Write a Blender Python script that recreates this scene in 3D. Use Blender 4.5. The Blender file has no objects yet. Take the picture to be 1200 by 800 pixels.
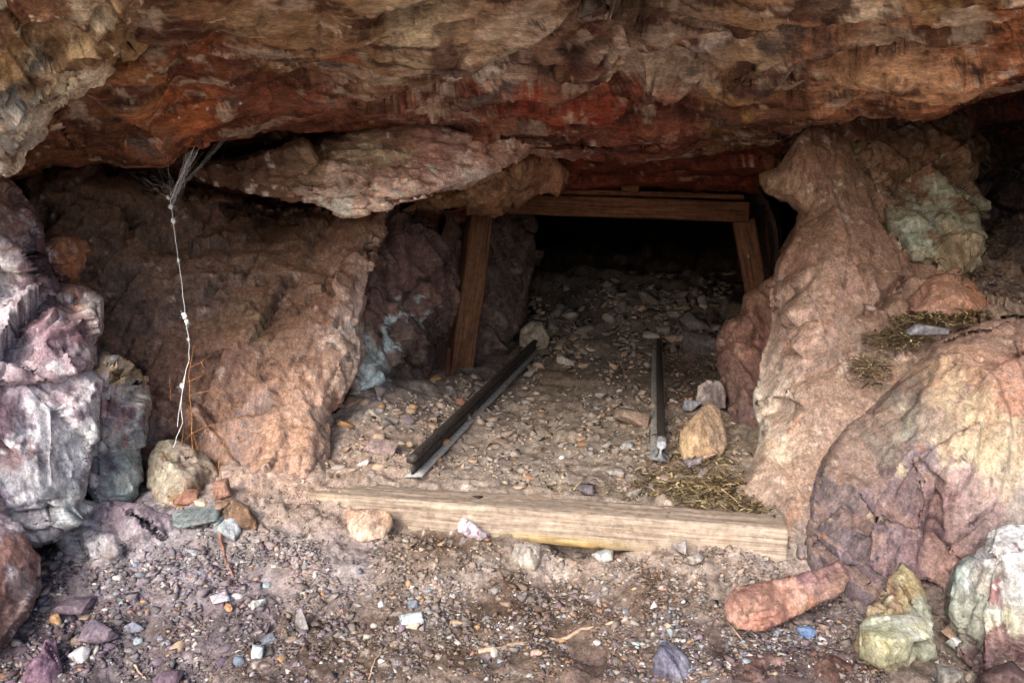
import bpy, math, random
import numpy as np
from mathutils import Vector, Matrix
from mathutils.geometry import delaunay_2d_cdt

random.seed(7)
RNG = np.random.default_rng(11)
SC = bpy.context.scene
COL = SC.collection

# ------------------------------------------------------------------ camera, sky, sun, exposure
F, CX, CY = 950.0, 600.0, 400.0
CAMZ, PITCH = 0.65, math.radians(8.38)
cam_data = bpy.data.cameras.new('camera')
cam = bpy.data.objects.new('camera', cam_data)
COL.objects.link(cam)
cam_data.sensor_width = 36.0
cam_data.lens = F / 1200.0 * 36.0
cam_data.clip_start, cam_data.clip_end = 0.02, 500.0
cam.location = (0, 0, CAMZ)
cam.rotation_euler = (math.pi / 2 - PITCH, 0, 0)
SC.camera = cam

SUN_DIR = Vector((0.42, 1.0, -0.70)).normalized()          # the way the light travels
world = bpy.data.worlds.new('World')
SC.world = world
world.use_nodes = True
wn = world.node_tree
sky = wn.nodes.new('ShaderNodeTexSky')
sky.sky_type = 'NISHITA'
sky.sun_disc = False
sky.sun_elevation = math.asin(-SUN_DIR.z)
sky.sun_rotation = math.atan2(-SUN_DIR.x, -SUN_DIR.y)
sky.air_density = 0.8
sky.dust_density = 3.0
bg = wn.nodes['Background']
wn.links.new(sky.outputs[0], bg.inputs[0])
bg.inputs[1].default_value = 0.125
sun_data = bpy.data.lights.new('sun', 'SUN')
sun_data.energy = 0.95
sun_data.angle = math.radians(22)
sun_data.color = (1.0, 0.97, 0.93)
sun = bpy.data.objects.new('sun', sun_data)
COL.objects.link(sun)
sun.rotation_euler = SUN_DIR.to_track_quat('-Z', 'Y').to_euler()
sun.location = (-3, -6, 6)
SC.view_settings.view_transform = 'Standard'
SC.view_settings.look = 'None'
SC.view_settings.exposure = 1.55
SC.view_settings.gamma = 1.0
SC.render.engine = 'CYCLES'
SC.cycles.max_bounces = 5
SC.cycles.diffuse_bounces = 4
SC.cycles.glossy_bounces = 1
SC.cycles.adaptive_threshold = 0.02
SC.cycles.use_denoising = True
SC.cycles.denoising_prefilter = 'NONE'
SC.cycles.denoising_quality = 'HIGH'

# ------------------------------------------------------------------ helpers
CT, ST = math.cos(PITCH), math.sin(PITCH)

def unproject(px, py, Y):
    a = (np.asarray(px, float) - CX) / F
    b = (CY - np.asarray(py, float)) / F
    dy = CT + b * ST
    dz = -ST + b * CT
    t = np.asarray(Y, float) / dy
    return np.stack([a * t, dy * t, CAMZ + dz * t], -1)

def lin(c):
    c = np.asarray(c, float) / 255.0
    return np.where(c <= 0.04045, c / 12.92, ((c + 0.055) / 1.055) ** 2.4)

_TB = np.random.default_rng(99)
_TN = 8192
T_R = _TB.random((_TN, 3)).astype(np.float32)
T_G = (_TB.random((_TN, 3)) * 2 - 1).astype(np.float32)
T_M = _TB.uniform(.35, 1.0, _TN).astype(np.float32)
T_O = (_TB.random(_TN) - .5).astype(np.float32)

def _cell(ix, iy, iz, seed):
    h = ix * np.int32(73856093) ^ iy * np.int32(19349663) ^ iz * np.int32(83492791) ^ np.int32(seed * 2654435 % 1000003)
    h = h * np.int32(1540483477)
    return (h >> np.int32(15)) & np.int32(_TN - 1)

def perlin(p, seed=0):
    p = np.asarray(p, np.float32)
    i = np.floor(p).astype(np.int32)
    f = p - i
    w = f * f * f * (f * (f * 6 - 15) + 10)
    x, y, z = f[:, 0], f[:, 1], f[:, 2]
    def corner(dx, dy, dz):
        g = T_G[_cell(i[:, 0] + np.int32(dx), i[:, 1] + np.int32(dy), i[:, 2] + np.int32(dz), seed)]
        return g[:, 0] * (x - dx) + g[:, 1] * (y - dy) + g[:, 2] * (z - dz)
    def lerp(a, b, t): return a + (b - a) * t
    wx, wy, wz = w[:, 0], w[:, 1], w[:, 2]
    a = lerp(lerp(corner(0, 0, 0), corner(1, 0, 0), wx), lerp(corner(0, 1, 0), corner(1, 1, 0), wx), wy)
    b = lerp(lerp(corner(0, 0, 1), corner(1, 0, 1), wx), lerp(corner(0, 1, 1), corner(1, 1, 1), wx), wy)
    return lerp(a, b, wz) * 1.35

def fbm(p, scale, seed=0, octs=4, gain=0.5):
    q = np.asarray(p, np.float32) / np.float32(scale)
    s, a, tot = 0, 1.0, 0
    for o in range(octs):
        s = s + a * perlin(q, seed + o * 17)
        tot += a
        a *= gain
        q = q * np.float32(2.03) + np.float32(7.7)
    return s / tot * 1.5

def facets(p, scale, seed=0, sq=(1, 1, 1), crack=0.0, tilt=1.0, warp=.22):
    """fractured planes: every cell is a plane, tilted along one of a few joint directions"""
    q = np.asarray(p, np.float32) / np.float32(scale) * np.asarray(sq, np.float32)
    q = q + np.float32(warp) * np.stack([perlin(q * np.float32(1.3) + k * 31.7, seed + 50 + k) for k in range(3)], -1)
    i = np.floor(q).astype(np.int32)
    n = len(q)
    d1 = np.full(n, 9e9, np.float32); d2 = np.full(n, 9e9, np.float32)
    best = np.zeros(n, np.int32); bc = np.zeros((n, 3), np.float32)
    fr = q - i
    for dx in (-1, 0, 1):
        for dy in (-1, 0, 1):
            for dz in (-1, 0, 1):
                h = _cell(i[:, 0] + np.int32(dx), i[:, 1] + np.int32(dy), i[:, 2] + np.int32(dz), seed)
                r = fr - T_R[h] - np.array([dx, dy, dz], np.float32)
                d = np.einsum('ij,ij->i', r, r)
                near = d < d1
                d2 = np.where(near, d1, np.minimum(d2, d))
                best = np.where(near, h, best); bc[near] = r[near]
                d1 = np.where(near, d, d1)
    jr = np.random.default_rng(seed + 5); J = jr.normal(size=(6, 3)); J /= np.linalg.norm(J, axis=1, keepdims=True)
    g = J[best % 6].astype(np.float32) * T_M[best][:, None] + T_G[best] * .25
    hh = np.einsum('ij,ij->i', g, bc) * tilt + T_O[best] * .45
    if crack:
        e = np.sqrt(d2) - np.sqrt(d1)
        hh = hh - crack * np.exp(-e / 0.035) * np.clip(fbm(q, 2.2, seed + 71, 2) * 3, 0, 1)
    return hh * scale

def scoops(p, scale, seed=0, sq=(1, 1, 1), k=.5, warp=.18):
    """conchoidal fracture: shallow scoops that meet in sharp ridges"""
    q = np.asarray(p, np.float32) / np.float32(scale) * np.asarray(sq, np.float32)
    q = q + np.float32(warp) * np.stack([perlin(q * np.float32(1.3) + j * 31.7, seed + 50 + j) for j in range(3)], -1)
    i = np.floor(q).astype(np.int32); fr = q - i
    jr = np.random.default_rng(seed + 5); J = jr.normal(size=(7, 3)); J /= np.linalg.norm(J, axis=1, keepdims=True)
    G = (J[np.arange(_TN) % 7] * T_M[:, None] + T_G * .3).astype(np.float32)
    out = np.full(len(q), 9e9, np.float32)
    for dx in (-1, 0, 1):
        for dy in (-1, 0, 1):
            for dz in (-1, 0, 1):
                h = _cell(i[:, 0] + np.int32(dx), i[:, 1] + np.int32(dy), i[:, 2] + np.int32(dz), seed)
                r = fr - T_R[h] - np.array([dx, dy, dz], np.float32)
                out = np.minimum(out, np.einsum('ij,ij->i', r, G[h]) + np.einsum('ij,ij->i', r, r) * np.float32(k) + T_O[h] * .4)
    return (out + .25) * scale

def blocks(p, scale, seed, axes, tilt=.42, lift=.6, warp=.34, aspect=(1, 1, 1)):
    """jointed rock: skewed blocks between parallel cracks, each standing a little proud or back and tilted"""
    p = np.asarray(p, np.float32)
    A = np.asarray(axes, float); A = (A / np.linalg.norm(A, axis=1, keepdims=True)).astype(np.float32)
    u = p @ A.T / np.float32(scale) * np.asarray(aspect, np.float32)
    u = u + warp * np.stack([fbm(p, scale * 3.2, seed + k, 2) for k in range(3)], -1)
    u = u + .30 * np.stack([perlin(np.stack([u[:, k] * 1.1, u[:, k] * 0 + 7.3 * k, u[:, k] * 0], -1), seed + 9) for k in range(3)], -1)
    k1 = np.floor(u[:, 1]).astype(np.int32); k2 = np.floor(u[:, 2]).astype(np.int32)
    u[:, 0] += T_R[_cell(k1, k2, k1 * 0, seed + 2), 0] * 1.6
    k = np.floor(u).astype(np.int32); t = u - k
    h = _cell(k[:, 0], k[:, 1], k[:, 2], seed)
    off = np.round(T_O[h] * 4) / 4
    e = (np.minimum(t, 1 - t) / np.asarray(aspect, np.float32)).min(1) * scale
    return (off * lift + np.einsum('ij,ij->i', T_G[h] * tilt, (t - .5).astype(np.float32))) * scale, h, e

def bedding(p, d, scale, amp, seed):
    """worn layers: a saw-tooth step along direction d"""
    d = np.asarray(d, float); d = d / np.linalg.norm(d)
    u = np.asarray(p) @ d / scale + .9 * fbm(p, scale * 5, seed, 3)
    k = np.floor(u); t = u - k
    a = .4 + .8 * T_R[(k.astype(np.int32) * 37 + seed) & (_TN - 1), 0]
    return amp * a * (np.minimum(t / .8, (1 - t) / .2) - .5) * np.clip(.7 + 1.2 * fbm(p, scale * 4, seed + 3, 2), .1, 1.4)

def set_props(o, label=None, cat=None, group=None, kind=None):
    if label: o['label'] = label
    if cat: o['category'] = cat
    if group: o['group'] = group
    if kind: o['kind'] = kind
    return o

def mesh_from(name, verts, faces, mat, cols=None, smooth=True, parent=None, origin=None):
    """faces: list of int arrays (n,3)/(n,4) or python lists"""
    verts = np.asarray(verts, np.float64)
    if origin is not None:
        verts = verts - np.asarray(origin)
    me = bpy.data.meshes.new(name)
    if isinstance(faces, np.ndarray):
        faces = [faces]
    nl = sum(f.size for f in faces); nf = sum(len(f) for f in faces)
    me.vertices.add(len(verts)); me.loops.add(nl); me.polygons.add(nf)
    me.vertices.foreach_set('co', verts.astype(np.float32).ravel())
    me.loops.foreach_set('vertex_index', np.concatenate([f.ravel() for f in faces]).astype(np.int32))
    tot = np.concatenate([np.full(len(f), f.shape[1]) for f in faces])
    st = np.concatenate([[0], np.cumsum(tot)[:-1]])
    me.polygons.foreach_set('loop_start', st.astype(np.int32))
    me.update(calc_edges=True)
    me.validate()
    if smooth:
        me.polygons.foreach_set('use_smooth', np.ones(len(me.polygons), bool))
    if cols is not None:
        at = me.color_attributes.new('Col', 'FLOAT_COLOR', 'POINT')
        c4 = np.ones((len(verts), 4), np.float32); c4[:, :3] = np.clip(cols, 0.004, 0.9)
        at.data.foreach_set('color', c4.ravel())
    if mat: me.materials.append(mat)
    o = bpy.data.objects.new(name, me)
    COL.objects.link(o)
    if origin is not None: o.location = origin
    if parent is not None: o.parent = parent
    return o

# ------------------------------------------------------------------ materials
def rock_material(name, fine=1.0, bump=1.0, rough=0.86, speck=0.5, streak=None, grain=(1.4, 1.0, .3)):
    m = bpy.data.materials.new(name); m.use_nodes = True
    nt = m.node_tree; N = nt.nodes; L = nt.links
    bs = N['Principled BSDF']
    at = N.new('ShaderNodeAttribute'); at.attribute_name = 'Col'
    tc = N.new('ShaderNodeTexCoord')
    vec = tc.outputs['Object']
    if streak:
        mp = N.new('ShaderNodeMapping'); mp.inputs['Scale'].default_value = streak
        L.new(vec, mp.inputs[0]); vec = mp.outputs[0]
    def noise(sc, det=6, rg=0.6):
        n = N.new('ShaderNodeTexNoise'); n.inputs['Scale'].default_value = sc
        n.inputs['Detail'].default_value = det; n.inputs['Roughness'].default_value = rg
        L.new(vec, n.inputs['Vector']); return n
    def ramp(src, a, b, c0, c1):
        r = N.new('ShaderNodeMapRange'); r.inputs[1].default_value = a; r.inputs[2].default_value = b
        r.inputs[3].default_value = c0; r.inputs[4].default_value = c1
        L.new(src, r.inputs[0]); return r.outputs[0]
    def mixc(kind, fac, a, b):
        x = N.new('ShaderNodeMix'); x.data_type = 'RGBA'; x.blend_type = kind
        if isinstance(fac, float): x.inputs[0].default_value = fac
        else: L.new(fac, x.inputs[0])
        for sock, v in ((x.inputs[6], a), (x.inputs[7], b)):
            if isinstance(v, tuple): sock.default_value = v
            else: L.new(v, sock)
        return x.outputs[2]
    n1 = noise(52, 8, 0.7); n2 = noise(190, 6, 0.7); n3 = noise(11, 4, 0.6)
    v1 = ramp(n1.outputs[0], 0.3, 0.7, 1 - 0.36 * fine, 1 + 0.32 * fine)
    v2 = ramp(n2.outputs[0], 0.3, 0.7, 1 - 0.42 * fine, 1 + 0.38 * fine)
    mu = N.new('ShaderNodeMath'); mu.operation = 'MULTIPLY'; L.new(v1, mu.inputs[0]); L.new(v2, mu.inputs[1])
    vm = N.new('ShaderNodeVectorMath'); vm.operation = 'SCALE'
    L.new(at.outputs['Color'], vm.inputs[0]); L.new(mu.outputs[0], vm.inputs['Scale'])
    c = vm.outputs[0]
    c = mixc('MULTIPLY', ramp(n3.outputs[0], 0.45, 0.75, 0.0, 0.4), c, (0.95, 0.74, 0.58, 1))
    c = mixc('MULTIPLY', ramp(n1.outputs['Color'], 0.5, 0.75, 0.0, 0.5), c, (0.82, 0.78, 0.95, 1))
    if speck:
        vo = N.new('ShaderNodeTexVoronoi'); vo.inputs['Scale'].default_value = 240
        L.new(vec, vo.inputs['Vector'])
        s = ramp(vo.outputs['Distance'], 0.12, 0.24, speck, 0.0)
        k = N.new('ShaderNodeMath'); k.operation = 'MULTIPLY'
        L.new(s, k.inputs[0]); L.new(ramp(n1.outputs[0], 0.52, 0.66, 0.0, 1.0), k.inputs[1])
        c = mixc('MIX', k.outputs[0], c, (0.55, 0.5, 0.45, 1))
    gm = N.new('ShaderNodeMapping'); gm.inputs['Scale'].default_value = grain; gm.inputs['Rotation'].default_value = (0.15, -.35, .2)
    L.new(tc.outputs['Object'], gm.inputs[0])
    gn = N.new('ShaderNodeTexNoise'); gn.inputs['Scale'].default_value = 75; gn.inputs['Detail'].default_value = 7; gn.inputs['Roughness'].default_value = .68
    L.new(gm.outputs[0], gn.inputs['Vector'])
    gs = N.new('ShaderNodeVectorMath'); gs.operation = 'SCALE'; L.new(c, gs.inputs[0]); L.new(ramp(gn.outputs[0], .32, .68, 1 - .34 * fine, 1 + .32 * fine), gs.inputs['Scale'])
    c = gs.outputs[0]
    def vein(sc, det, w, sx):
        mp2 = N.new('ShaderNodeMapping'); mp2.inputs['Scale'].default_value = sx; mp2.inputs['Rotation'].default_value = (.5, .3, .7)
        L.new(tc.outputs['Object'], mp2.inputs[0])
        n = N.new('ShaderNodeTexNoise'); n.inputs['Scale'].default_value = sc; n.inputs['Detail'].default_value = det; n.inputs['Roughness'].default_value = .55
        n.inputs['Distortion'].default_value = .35
        L.new(mp2.outputs[0], n.inputs['Vector'])
        s1 = N.new('ShaderNodeMath'); s1.operation = 'SUBTRACT'; L.new(n.outputs[0], s1.inputs[0]); s1.inputs[1].default_value = .5
        s2 = N.new('ShaderNodeMath'); s2.operation = 'ABSOLUTE'; L.new(s1.outputs[0], s2.inputs[0])
        return ramp(s2.outputs[0], 0.0, w, 1.0, 0.0)
    crack_a = vein(9, 5, .012, (1.0, .8, 1.6)); crack_b = vein(17, 6, .012, (1.5, 1, .4))
    cr = N.new('ShaderNodeMath'); cr.operation = 'MAXIMUM'; L.new(crack_a, cr.inputs[0]); L.new(crack_b, cr.inputs[1])
    lightv = vein(13, 7, .03, (.7, 1.0, 1.8))
    if speck:
        k2 = N.new('ShaderNodeMath'); k2.operation = 'MULTIPLY'; L.new(lightv, k2.inputs[0]); L.new(ramp(n3.outputs[0], .5, .6, 0, .35 * speck), k2.inputs[1])
        c = mixc('MIX', k2.outputs[0], c, (0.6, 0.54, 0.48, 1))
    k3 = N.new('ShaderNodeMath'); k3.operation = 'MULTIPLY'; L.new(cr.outputs[0], k3.inputs[0]); L.new(ramp(n3.outputs[0], .52, .62, 0.0, .45 * bump), k3.inputs[1])
    c = mixc('MULTIPLY', k3.outputs[0], c, (0.42, 0.34, 0.3, 1))
    L.new(c, bs.inputs['Base Color'])
    bs.inputs['Roughness'].default_value = rough
    bs.inputs['Specular IOR Level'].default_value = 0.1
    nb = noise(150, 8, 0.7)
    b1 = N.new('ShaderNodeBump'); b1.inputs['Strength'].default_value = 0.7 * bump; b1.inputs['Distance'].default_value = 0.0045
    L.new(nb.outputs[0], b1.inputs['Height'])
    vb = N.new('ShaderNodeTexVoronoi'); vb.inputs['Scale'].default_value = 95; vb.feature = 'DISTANCE_TO_EDGE'
    wv = N.new('ShaderNodeVectorMath'); wv.operation = 'MULTIPLY_ADD'
    L.new(n2.outputs['Color'], wv.inputs[0]); wv.inputs[1].default_value = (0.012, 0.012, 0.012); L.new(vec, wv.inputs[2])
    L.new(wv.outputs[0], vb.inputs['Vector'])
    b2 = N.new('ShaderNodeBump'); b2.inputs['Strength'].default_value = 0.0; b2.inputs['Distance'].default_value = 0.004
    L.new(ramp(vb.outputs[0], 0.0, 0.12, 0.0, 1.0), b2.inputs['Height']); L.new(b1.outputs[0], b2.inputs['Normal'])
    b3 = N.new('ShaderNodeBump'); b3.inputs['Strength'].default_value = 0.25 * bump; b3.inputs['Distance'].default_value = -0.006
    L.new(cr.outputs[0], b3.inputs['Height']); L.new(b2.outputs[0], b3.inputs['Normal'])
    L.new(b3.outputs[0], bs.inputs['Normal'])
    return m

M_ROCK = rock_material('rock')
M_STRATA = rock_material('layered_rock', streak=(0.5, 1.1, 1.3), grain=(.3, 1, 1.4))
M_STONE = rock_material('stone', bump=0.6, speck=0.3)
M_SOIL = rock_material('soil', grain=(1, 1, 1), bump=0.9, speck=0.7, rough=0.95)
M_GRAVEL = rock_material('gravel_stone', fine=0.6, grain=(1, 1, 1), bump=0.35, speck=0.0, rough=0.8)

def wood_material(name, dark, light, rough=0.85):
    m = bpy.data.materials.new(name); m.use_nodes = True
    nt = m.node_tree; N = nt.nodes; L = nt.links; bs = N['Principled BSDF']
    at = N.new('ShaderNodeAttribute'); at.attribute_name = 'Col'
    tc = N.new('ShaderNodeTexCoord'); mp = N.new('ShaderNodeMapping')
    mp.inputs['Scale'].default_value = (2.2, 60, 60)
    L.new(tc.outputs['Object'], mp.inputs[0])
    n = N.new('ShaderNodeTexNoise'); n.inputs['Scale'].default_value = 2.4; n.inputs['Detail'].default_value = 9; n.inputs['Roughness'].default_value = 0.66
    n.inputs['Distortion'].default_value = 0.6
    L.new(mp.outputs[0], n.inputs['Vector'])
    n2 = N.new('ShaderNodeTexNoise'); n2.inputs['Scale'].default_value = 45; n2.inputs['Detail'].default_value = 7; n2.inputs['Roughness'].default_value = 0.7
    L.new(tc.outputs['Object'], n2.inputs['Vector'])
    r = N.new('ShaderNodeValToRGB')
    r.color_ramp.elements[0].position = 0.33; r.color_ramp.elements[0].color = (*lin(dark), 1)
    r.color_ramp.elements[1].position = 0.62; r.color_ramp.elements[1].color = (*lin(light), 1)
    L.new(n.outputs[0], r.inputs[0])
    x = N.new('ShaderNodeMix'); x.data_type = 'RGBA'; x.blend_type = 'MULTIPLY'; x.inputs[0].default_value = 1.0
    L.new(r.outputs[0], x.inputs[6]); L.new(at.outputs['Color'], x.inputs[7])
    mr = N.new('ShaderNodeMapRange'); mr.inputs[1].default_value = 0.35; mr.inputs[2].default_value = 0.68; mr.inputs[3].default_value = 0.7; mr.inputs[4].default_value = 1.2
    L.new(n2.outputs[0], mr.inputs[0])
    vm = N.new('ShaderNodeVectorMath'); vm.operation = 'SCALE'; L.new(x.outputs[2], vm.inputs[0]); L.new(mr.outputs[0], vm.inputs['Scale'])
    L.new(vm.outputs[0], bs.inputs['Base Color'])
    bs.inputs['Roughness'].default_value = rough; bs.inputs['Specular IOR Level'].default_value = 0.2
    b = N.new('ShaderNodeBump'); b.inputs['Strength'].default_value = 0.6; b.inputs['Distance'].default_value = 0.004
    L.new(n.outputs[0], b.inputs['Height']); L.new(b.outputs[0], bs.inputs['Normal'])
    return m

M_SILL = wood_material('weathered_pine', (134, 117, 102), (194, 178, 160))
M_POST = wood_material('brown_timber', (70, 48, 38), (126, 92, 72))

def plain_material(name, c, rough=0.6, metal=0.0, var=0.4, scale=60, c2=None, bump=0.3):
    m = bpy.data.materials.new(name); m.use_nodes = True
    nt = m.node_tree; N = nt.nodes; L = nt.links; bs = N['Principled BSDF']
    tc = N.new('ShaderNodeTexCoord'); n = N.new('ShaderNodeTexNoise'); n.inputs['Scale'].default_value = scale
    n.inputs['Detail'].default_value = 8; n.inputs['Roughness'].default_value = 0.7
    L.new(tc.outputs['Object'], n.inputs['Vector'])
    r = N.new('ShaderNodeValToRGB')
    r.color_ramp.elements[0].position = 0.38; r.color_ramp.elements[1].position = 0.64
    r.color_ramp.elements[0].color = (*(lin(c) * (1 - var)), 1); r.color_ramp.elements[1].color = (*lin(c2 if c2 else c), 1)
    L.new(n.outputs[0], r.inputs[0]); L.new(r.outputs[0], bs.inputs['Base Color'])
    bs.inputs['Roughness'].default_value = rough; bs.inputs['Metallic'].default_value = metal
    b = N.new('ShaderNodeBump'); b.inputs['Strength'].default_value = bump; b.inputs['Distance'].default_value = 0.002
    L.new(n.outputs[0], b.inputs['Height']); L.new(b.outputs[0], bs.inputs['Normal'])
    return m

M_RUST = plain_material('rusted_steel', (48, 44, 42), 0.65, 0.25, 0.45, 90, (92, 84, 78))
M_DUSTY = plain_material('dusty_steel', (150, 150, 148), 0.85, 0.0, 0.3, 70, (176, 176, 172))
M_CUT = plain_material('bare_steel', (150, 152, 156), 0.7, 0.1, 0.4, 80, (186, 188, 192))
M_SILK = plain_material('web_silk', (232, 236, 238), 0.9, 0, 0.15, 80, bump=0)
M_STEM = plain_material('dry_stem', (150, 96, 46), 0.85, 0, 0.4, 80, (186, 130, 74))
M_TWIG = plain_material('pale_twig', (170, 140, 116), 0.9, 0, 0.35, 60, (200, 176, 150))
M_REDTWIG = plain_material('reddish_twig', (150, 92, 74), 0.9, 0, 0.35, 60, (176, 120, 96))
M_IRON = plain_material('nail_iron', (60, 52, 48), 0.7, 0.4, 0.4, 90)

# ------------------------------------------------------------------ ground shape
def smooth(a, b, t):
    t = np.clip((t - a) / (b - a), 0, 1); return t * t * (3 - 2 * t)

_PY = [-50, 0.0, 1.0, 1.35, 1.55, 1.70, 1.80, 1.86, 1.96, 2.6, 3.7, 4.3, 5.2, 7.0, 12]
_PZ = [-.30, -.26, -.23, -.19, -.15, -.105, -.075, -.045, -.018, 0.0, 0.0, 0.05, 0.20, 0.43, 0.6]

def bump2(x, y, cx, cy, rx, ry, h):
    return h * np.exp(-((x - cx) / rx) ** 2 - ((y - cy) / ry) ** 2)

def ground_base(x, y):
    x = np.asarray(x, float); y = np.asarray(y, float)
    yy = y + 0.167 * x * (1 - smooth(2.2, 3.0, y))
    z = np.interp(yy, _PY, _PZ)
    z = z + bump2(x, y, -.80, 1.80, .26, .24, .10) + bump2(x, y, -.60, 1.98, .22, .14, .035)
    z = z + bump2(x, y, -.46, 2.62, .2, .42, .13) + bump2(x, y, -.25, 3.3, .15, .5, .03)
    z = z + bump2(x, y, .80, 2.25, .12, .35, .05) + bump2(x, y, .62, 2.6, .14, .4, .04)
    z = z + bump2(x, y, -.30, 1.70, .25, .07, .035) + bump2(x, y, -.42, 1.83, .12, .04, .022) + bump2(x, y, .42, 1.66, .2, .06, .02)
    z = z - bump2(x, y, .17, 1.70, .17, .10, .05) - bump2(x, y, .18, 1.85, .10, .06, .14) - bump2(x, y, .10, 1.48, .22, .07, .02) - bump2(x, y, .60, 1.62, .13, .09, .035)
    z = z + bump2(x, y, .95, 5.0, .5, .7, .1) + bump2(x, y, .35, 5.4, .35, .3, .09)
    return z

def ground_z(x, y):
    x = np.atleast_1d(np.asarray(x, float)); y = np.atleast_1d(np.asarray(y, float))
    p = np.stack([x, y, np.zeros_like(x)], -1)
    return ground_base(x, y) + (0.028 + .05 * smooth(3.9, 4.6, y)) * fbm(p, 0.22, 3, 3) + 0.010 * fbm(p, 0.06, 9, 3)

_YS = 0.95 * 1.0025 ** np.arange(900)

def on_ground(px, py):
    """where the ray of a picture point meets the ground"""
    P = unproject(np.full(900, px), np.full(900, py), _YS)
    gap = P[:, 2] - ground_z(P[:, 0], P[:, 1])
    k = int(np.argmax(gap <= 0)) if (gap <= 0).any() else 899
    return P[k].copy()

# ------------------------------------------------------------------ colour painting (rock colours, some light and shade included)
SAT, LIFT = 0.80, 1.0
def soft(c, sat=None, lift=None):
    l = float(np.dot(c, (.3, .55, .15)))
    return (l + (np.asarray(c) - l) * (sat or SAT)) * (lift or LIFT)

def paint(px, p3, cols, seed=0, power=5.0, warp=18, var=0.22, mottles=(), patches=(), sat=None, lift=None):
    """cols: (x, y, rgb) anchors; mottles: (rgb, scale, threshold, softness, squash); patches: (x, y, rx, ry, deg, rgb, amount)"""
    w = np.stack([fbm(p3, 0.10, seed + 3, 6, .62), fbm(p3, 0.10, seed + 5, 6, .62)], -1) * warp * 2.0
    q = px + w
    col = np.zeros((len(q), 3)); tot = np.zeros(len(q))
    for c in cols:
        d = (q[:, 0] - c[0]) ** 2 + (q[:, 1] - c[1]) ** 2 + 30.0
        w_ = d ** (-power / 2); tot += w_; col += w_[:, None] * soft(lin(c[2]), sat, lift)[None]
    col /= tot[:, None]
    for (x, y, rx, ry, deg, rgb, amt) in patches:
        a = math.radians(deg); dx, dy = q[:, 0] - x, q[:, 1] - y
        u = (dx * math.cos(a) + dy * math.sin(a)) / rx; v = (-dx * math.sin(a) + dy * math.cos(a)) / ry
        t = np.clip(1.6 - 1.6 * (u * u + v * v) + 0.9 * fbm(p3, 0.03, seed + 77, 4), 0, 1) * amt
        col = col * (1 - t[:, None]) + soft(lin(rgb), sat, lift) * t[:, None]
    for k, (rgb, sc, th, so, sq) in enumerate(mottles):
        n = fbm(p3 * np.asarray(sq), sc, seed + 100 + 13 * k, 6, 0.65)
        t = np.clip((n - th) / (so * .55), 0, 1)[:, None] * 0.85
        col = col * (1 - t) + soft(lin(rgb), sat, lift) * t
    v = 1 + var * 1.6 * fbm(p3, 0.05, seed + 201, 5, 0.6)
    return np.clip(col * np.clip(v, 0.35, 1.9)[:, None], 0.006, 0.85)

# ------------------------------------------------------------------ rock masses
def rough_outline(pts, seed, jit, step=9.0):
    pts = np.asarray(pts, float); out = []
    n = len(pts)
    for k in range(n):
        a, b = pts[k], pts[(k + 1) % n]
        m = max(1, int(np.hypot(*(b - a)) / step))
        for j in range(m): out.append(a + (b - a) * j / m)
    out = np.array(out)
    q = np.concatenate([out, np.zeros((len(out), 1))], 1)
    out[:, 0] += jit * (fbm(q, 42, seed, 4, 0.65) * 1.3)
    out[:, 1] += jit * (fbm(q, 42, seed + 400, 4, 0.65) * 1.3)
    return out

def grid_sd(lo, step, nx, ny, poly, band):
    best = np.full((ny, nx), band * band); near = np.zeros((ny, nx, 2)); inside = np.zeros((ny, nx), bool)
    xs = lo[0] + step * np.arange(nx); ys = lo[1] + step * np.arange(ny)
    for k in range(len(poly)):
        a = poly[k]; b = poly[(k + 1) % len(poly)]; ab = b - a; L2 = (ab ** 2).sum() + 1e-12
        x0 = max(0, int((min(a[0], b[0]) - band - lo[0]) / step)); x1 = min(nx, int((max(a[0], b[0]) + band - lo[0]) / step) + 2)
        y0 = max(0, int((min(a[1], b[1]) - band - lo[1]) / step)); y1 = min(ny, int((max(a[1], b[1]) + band - lo[1]) / step) + 2)
        if x1 > x0 and y1 > y0:
            X = xs[None, x0:x1]; Y = ys[y0:y1, None]
            t = np.clip(((X - a[0]) * ab[0] + (Y - a[1]) * ab[1]) / L2, 0, 1)
            cx = a[0] + t * ab[0]; cy = a[1] + t * ab[1]
            d = (X - cx) ** 2 + (Y - cy) ** 2
            m = d < best[y0:y1, x0:x1]
            best[y0:y1, x0:x1][m] = d[m]
            near[y0:y1, x0:x1, 0][m] = cx[m]; near[y0:y1, x0:x1, 1][m] = cy[m]
        if a[1] != b[1]:
            rows = np.nonzero((a[1] > ys) != (b[1] > ys))[0]
            if len(rows):
                xc = ab[0] * (ys[rows] - a[1]) / ab[1] + a[0]
                inside[rows] ^= xs[None, :] < xc[:, None]
    return (np.where(inside, -1, 1) * np.sqrt(best)).ravel(), near.reshape(-1, 2)

def poly_sd(P, poly):
    n = len(P); best = np.full(n, 1e18); near = np.zeros((n, 2)); inside = np.zeros(n, bool)
    for k in range(len(poly)):
        a = poly[k]; b = poly[(k + 1) % len(poly)]; ab = b - a; L2 = (ab ** 2).sum() + 1e-12
        t = np.clip(((P - a) @ ab) / L2, 0, 1); c = a + t[:, None] * ab
        d = ((P - c) ** 2).sum(1); m = d < best
        best = np.where(m, d, best); near[m] = c[m]
        if a[1] != b[1]:
            cr = ((a[1] > P[:, 1]) != (b[1] > P[:, 1])) & (P[:, 0] < ab[0] * (P[:, 1] - a[1]) / ab[1] + a[0])
            inside ^= cr
    return np.where(inside, -1, 1) * np.sqrt(best), near

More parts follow.
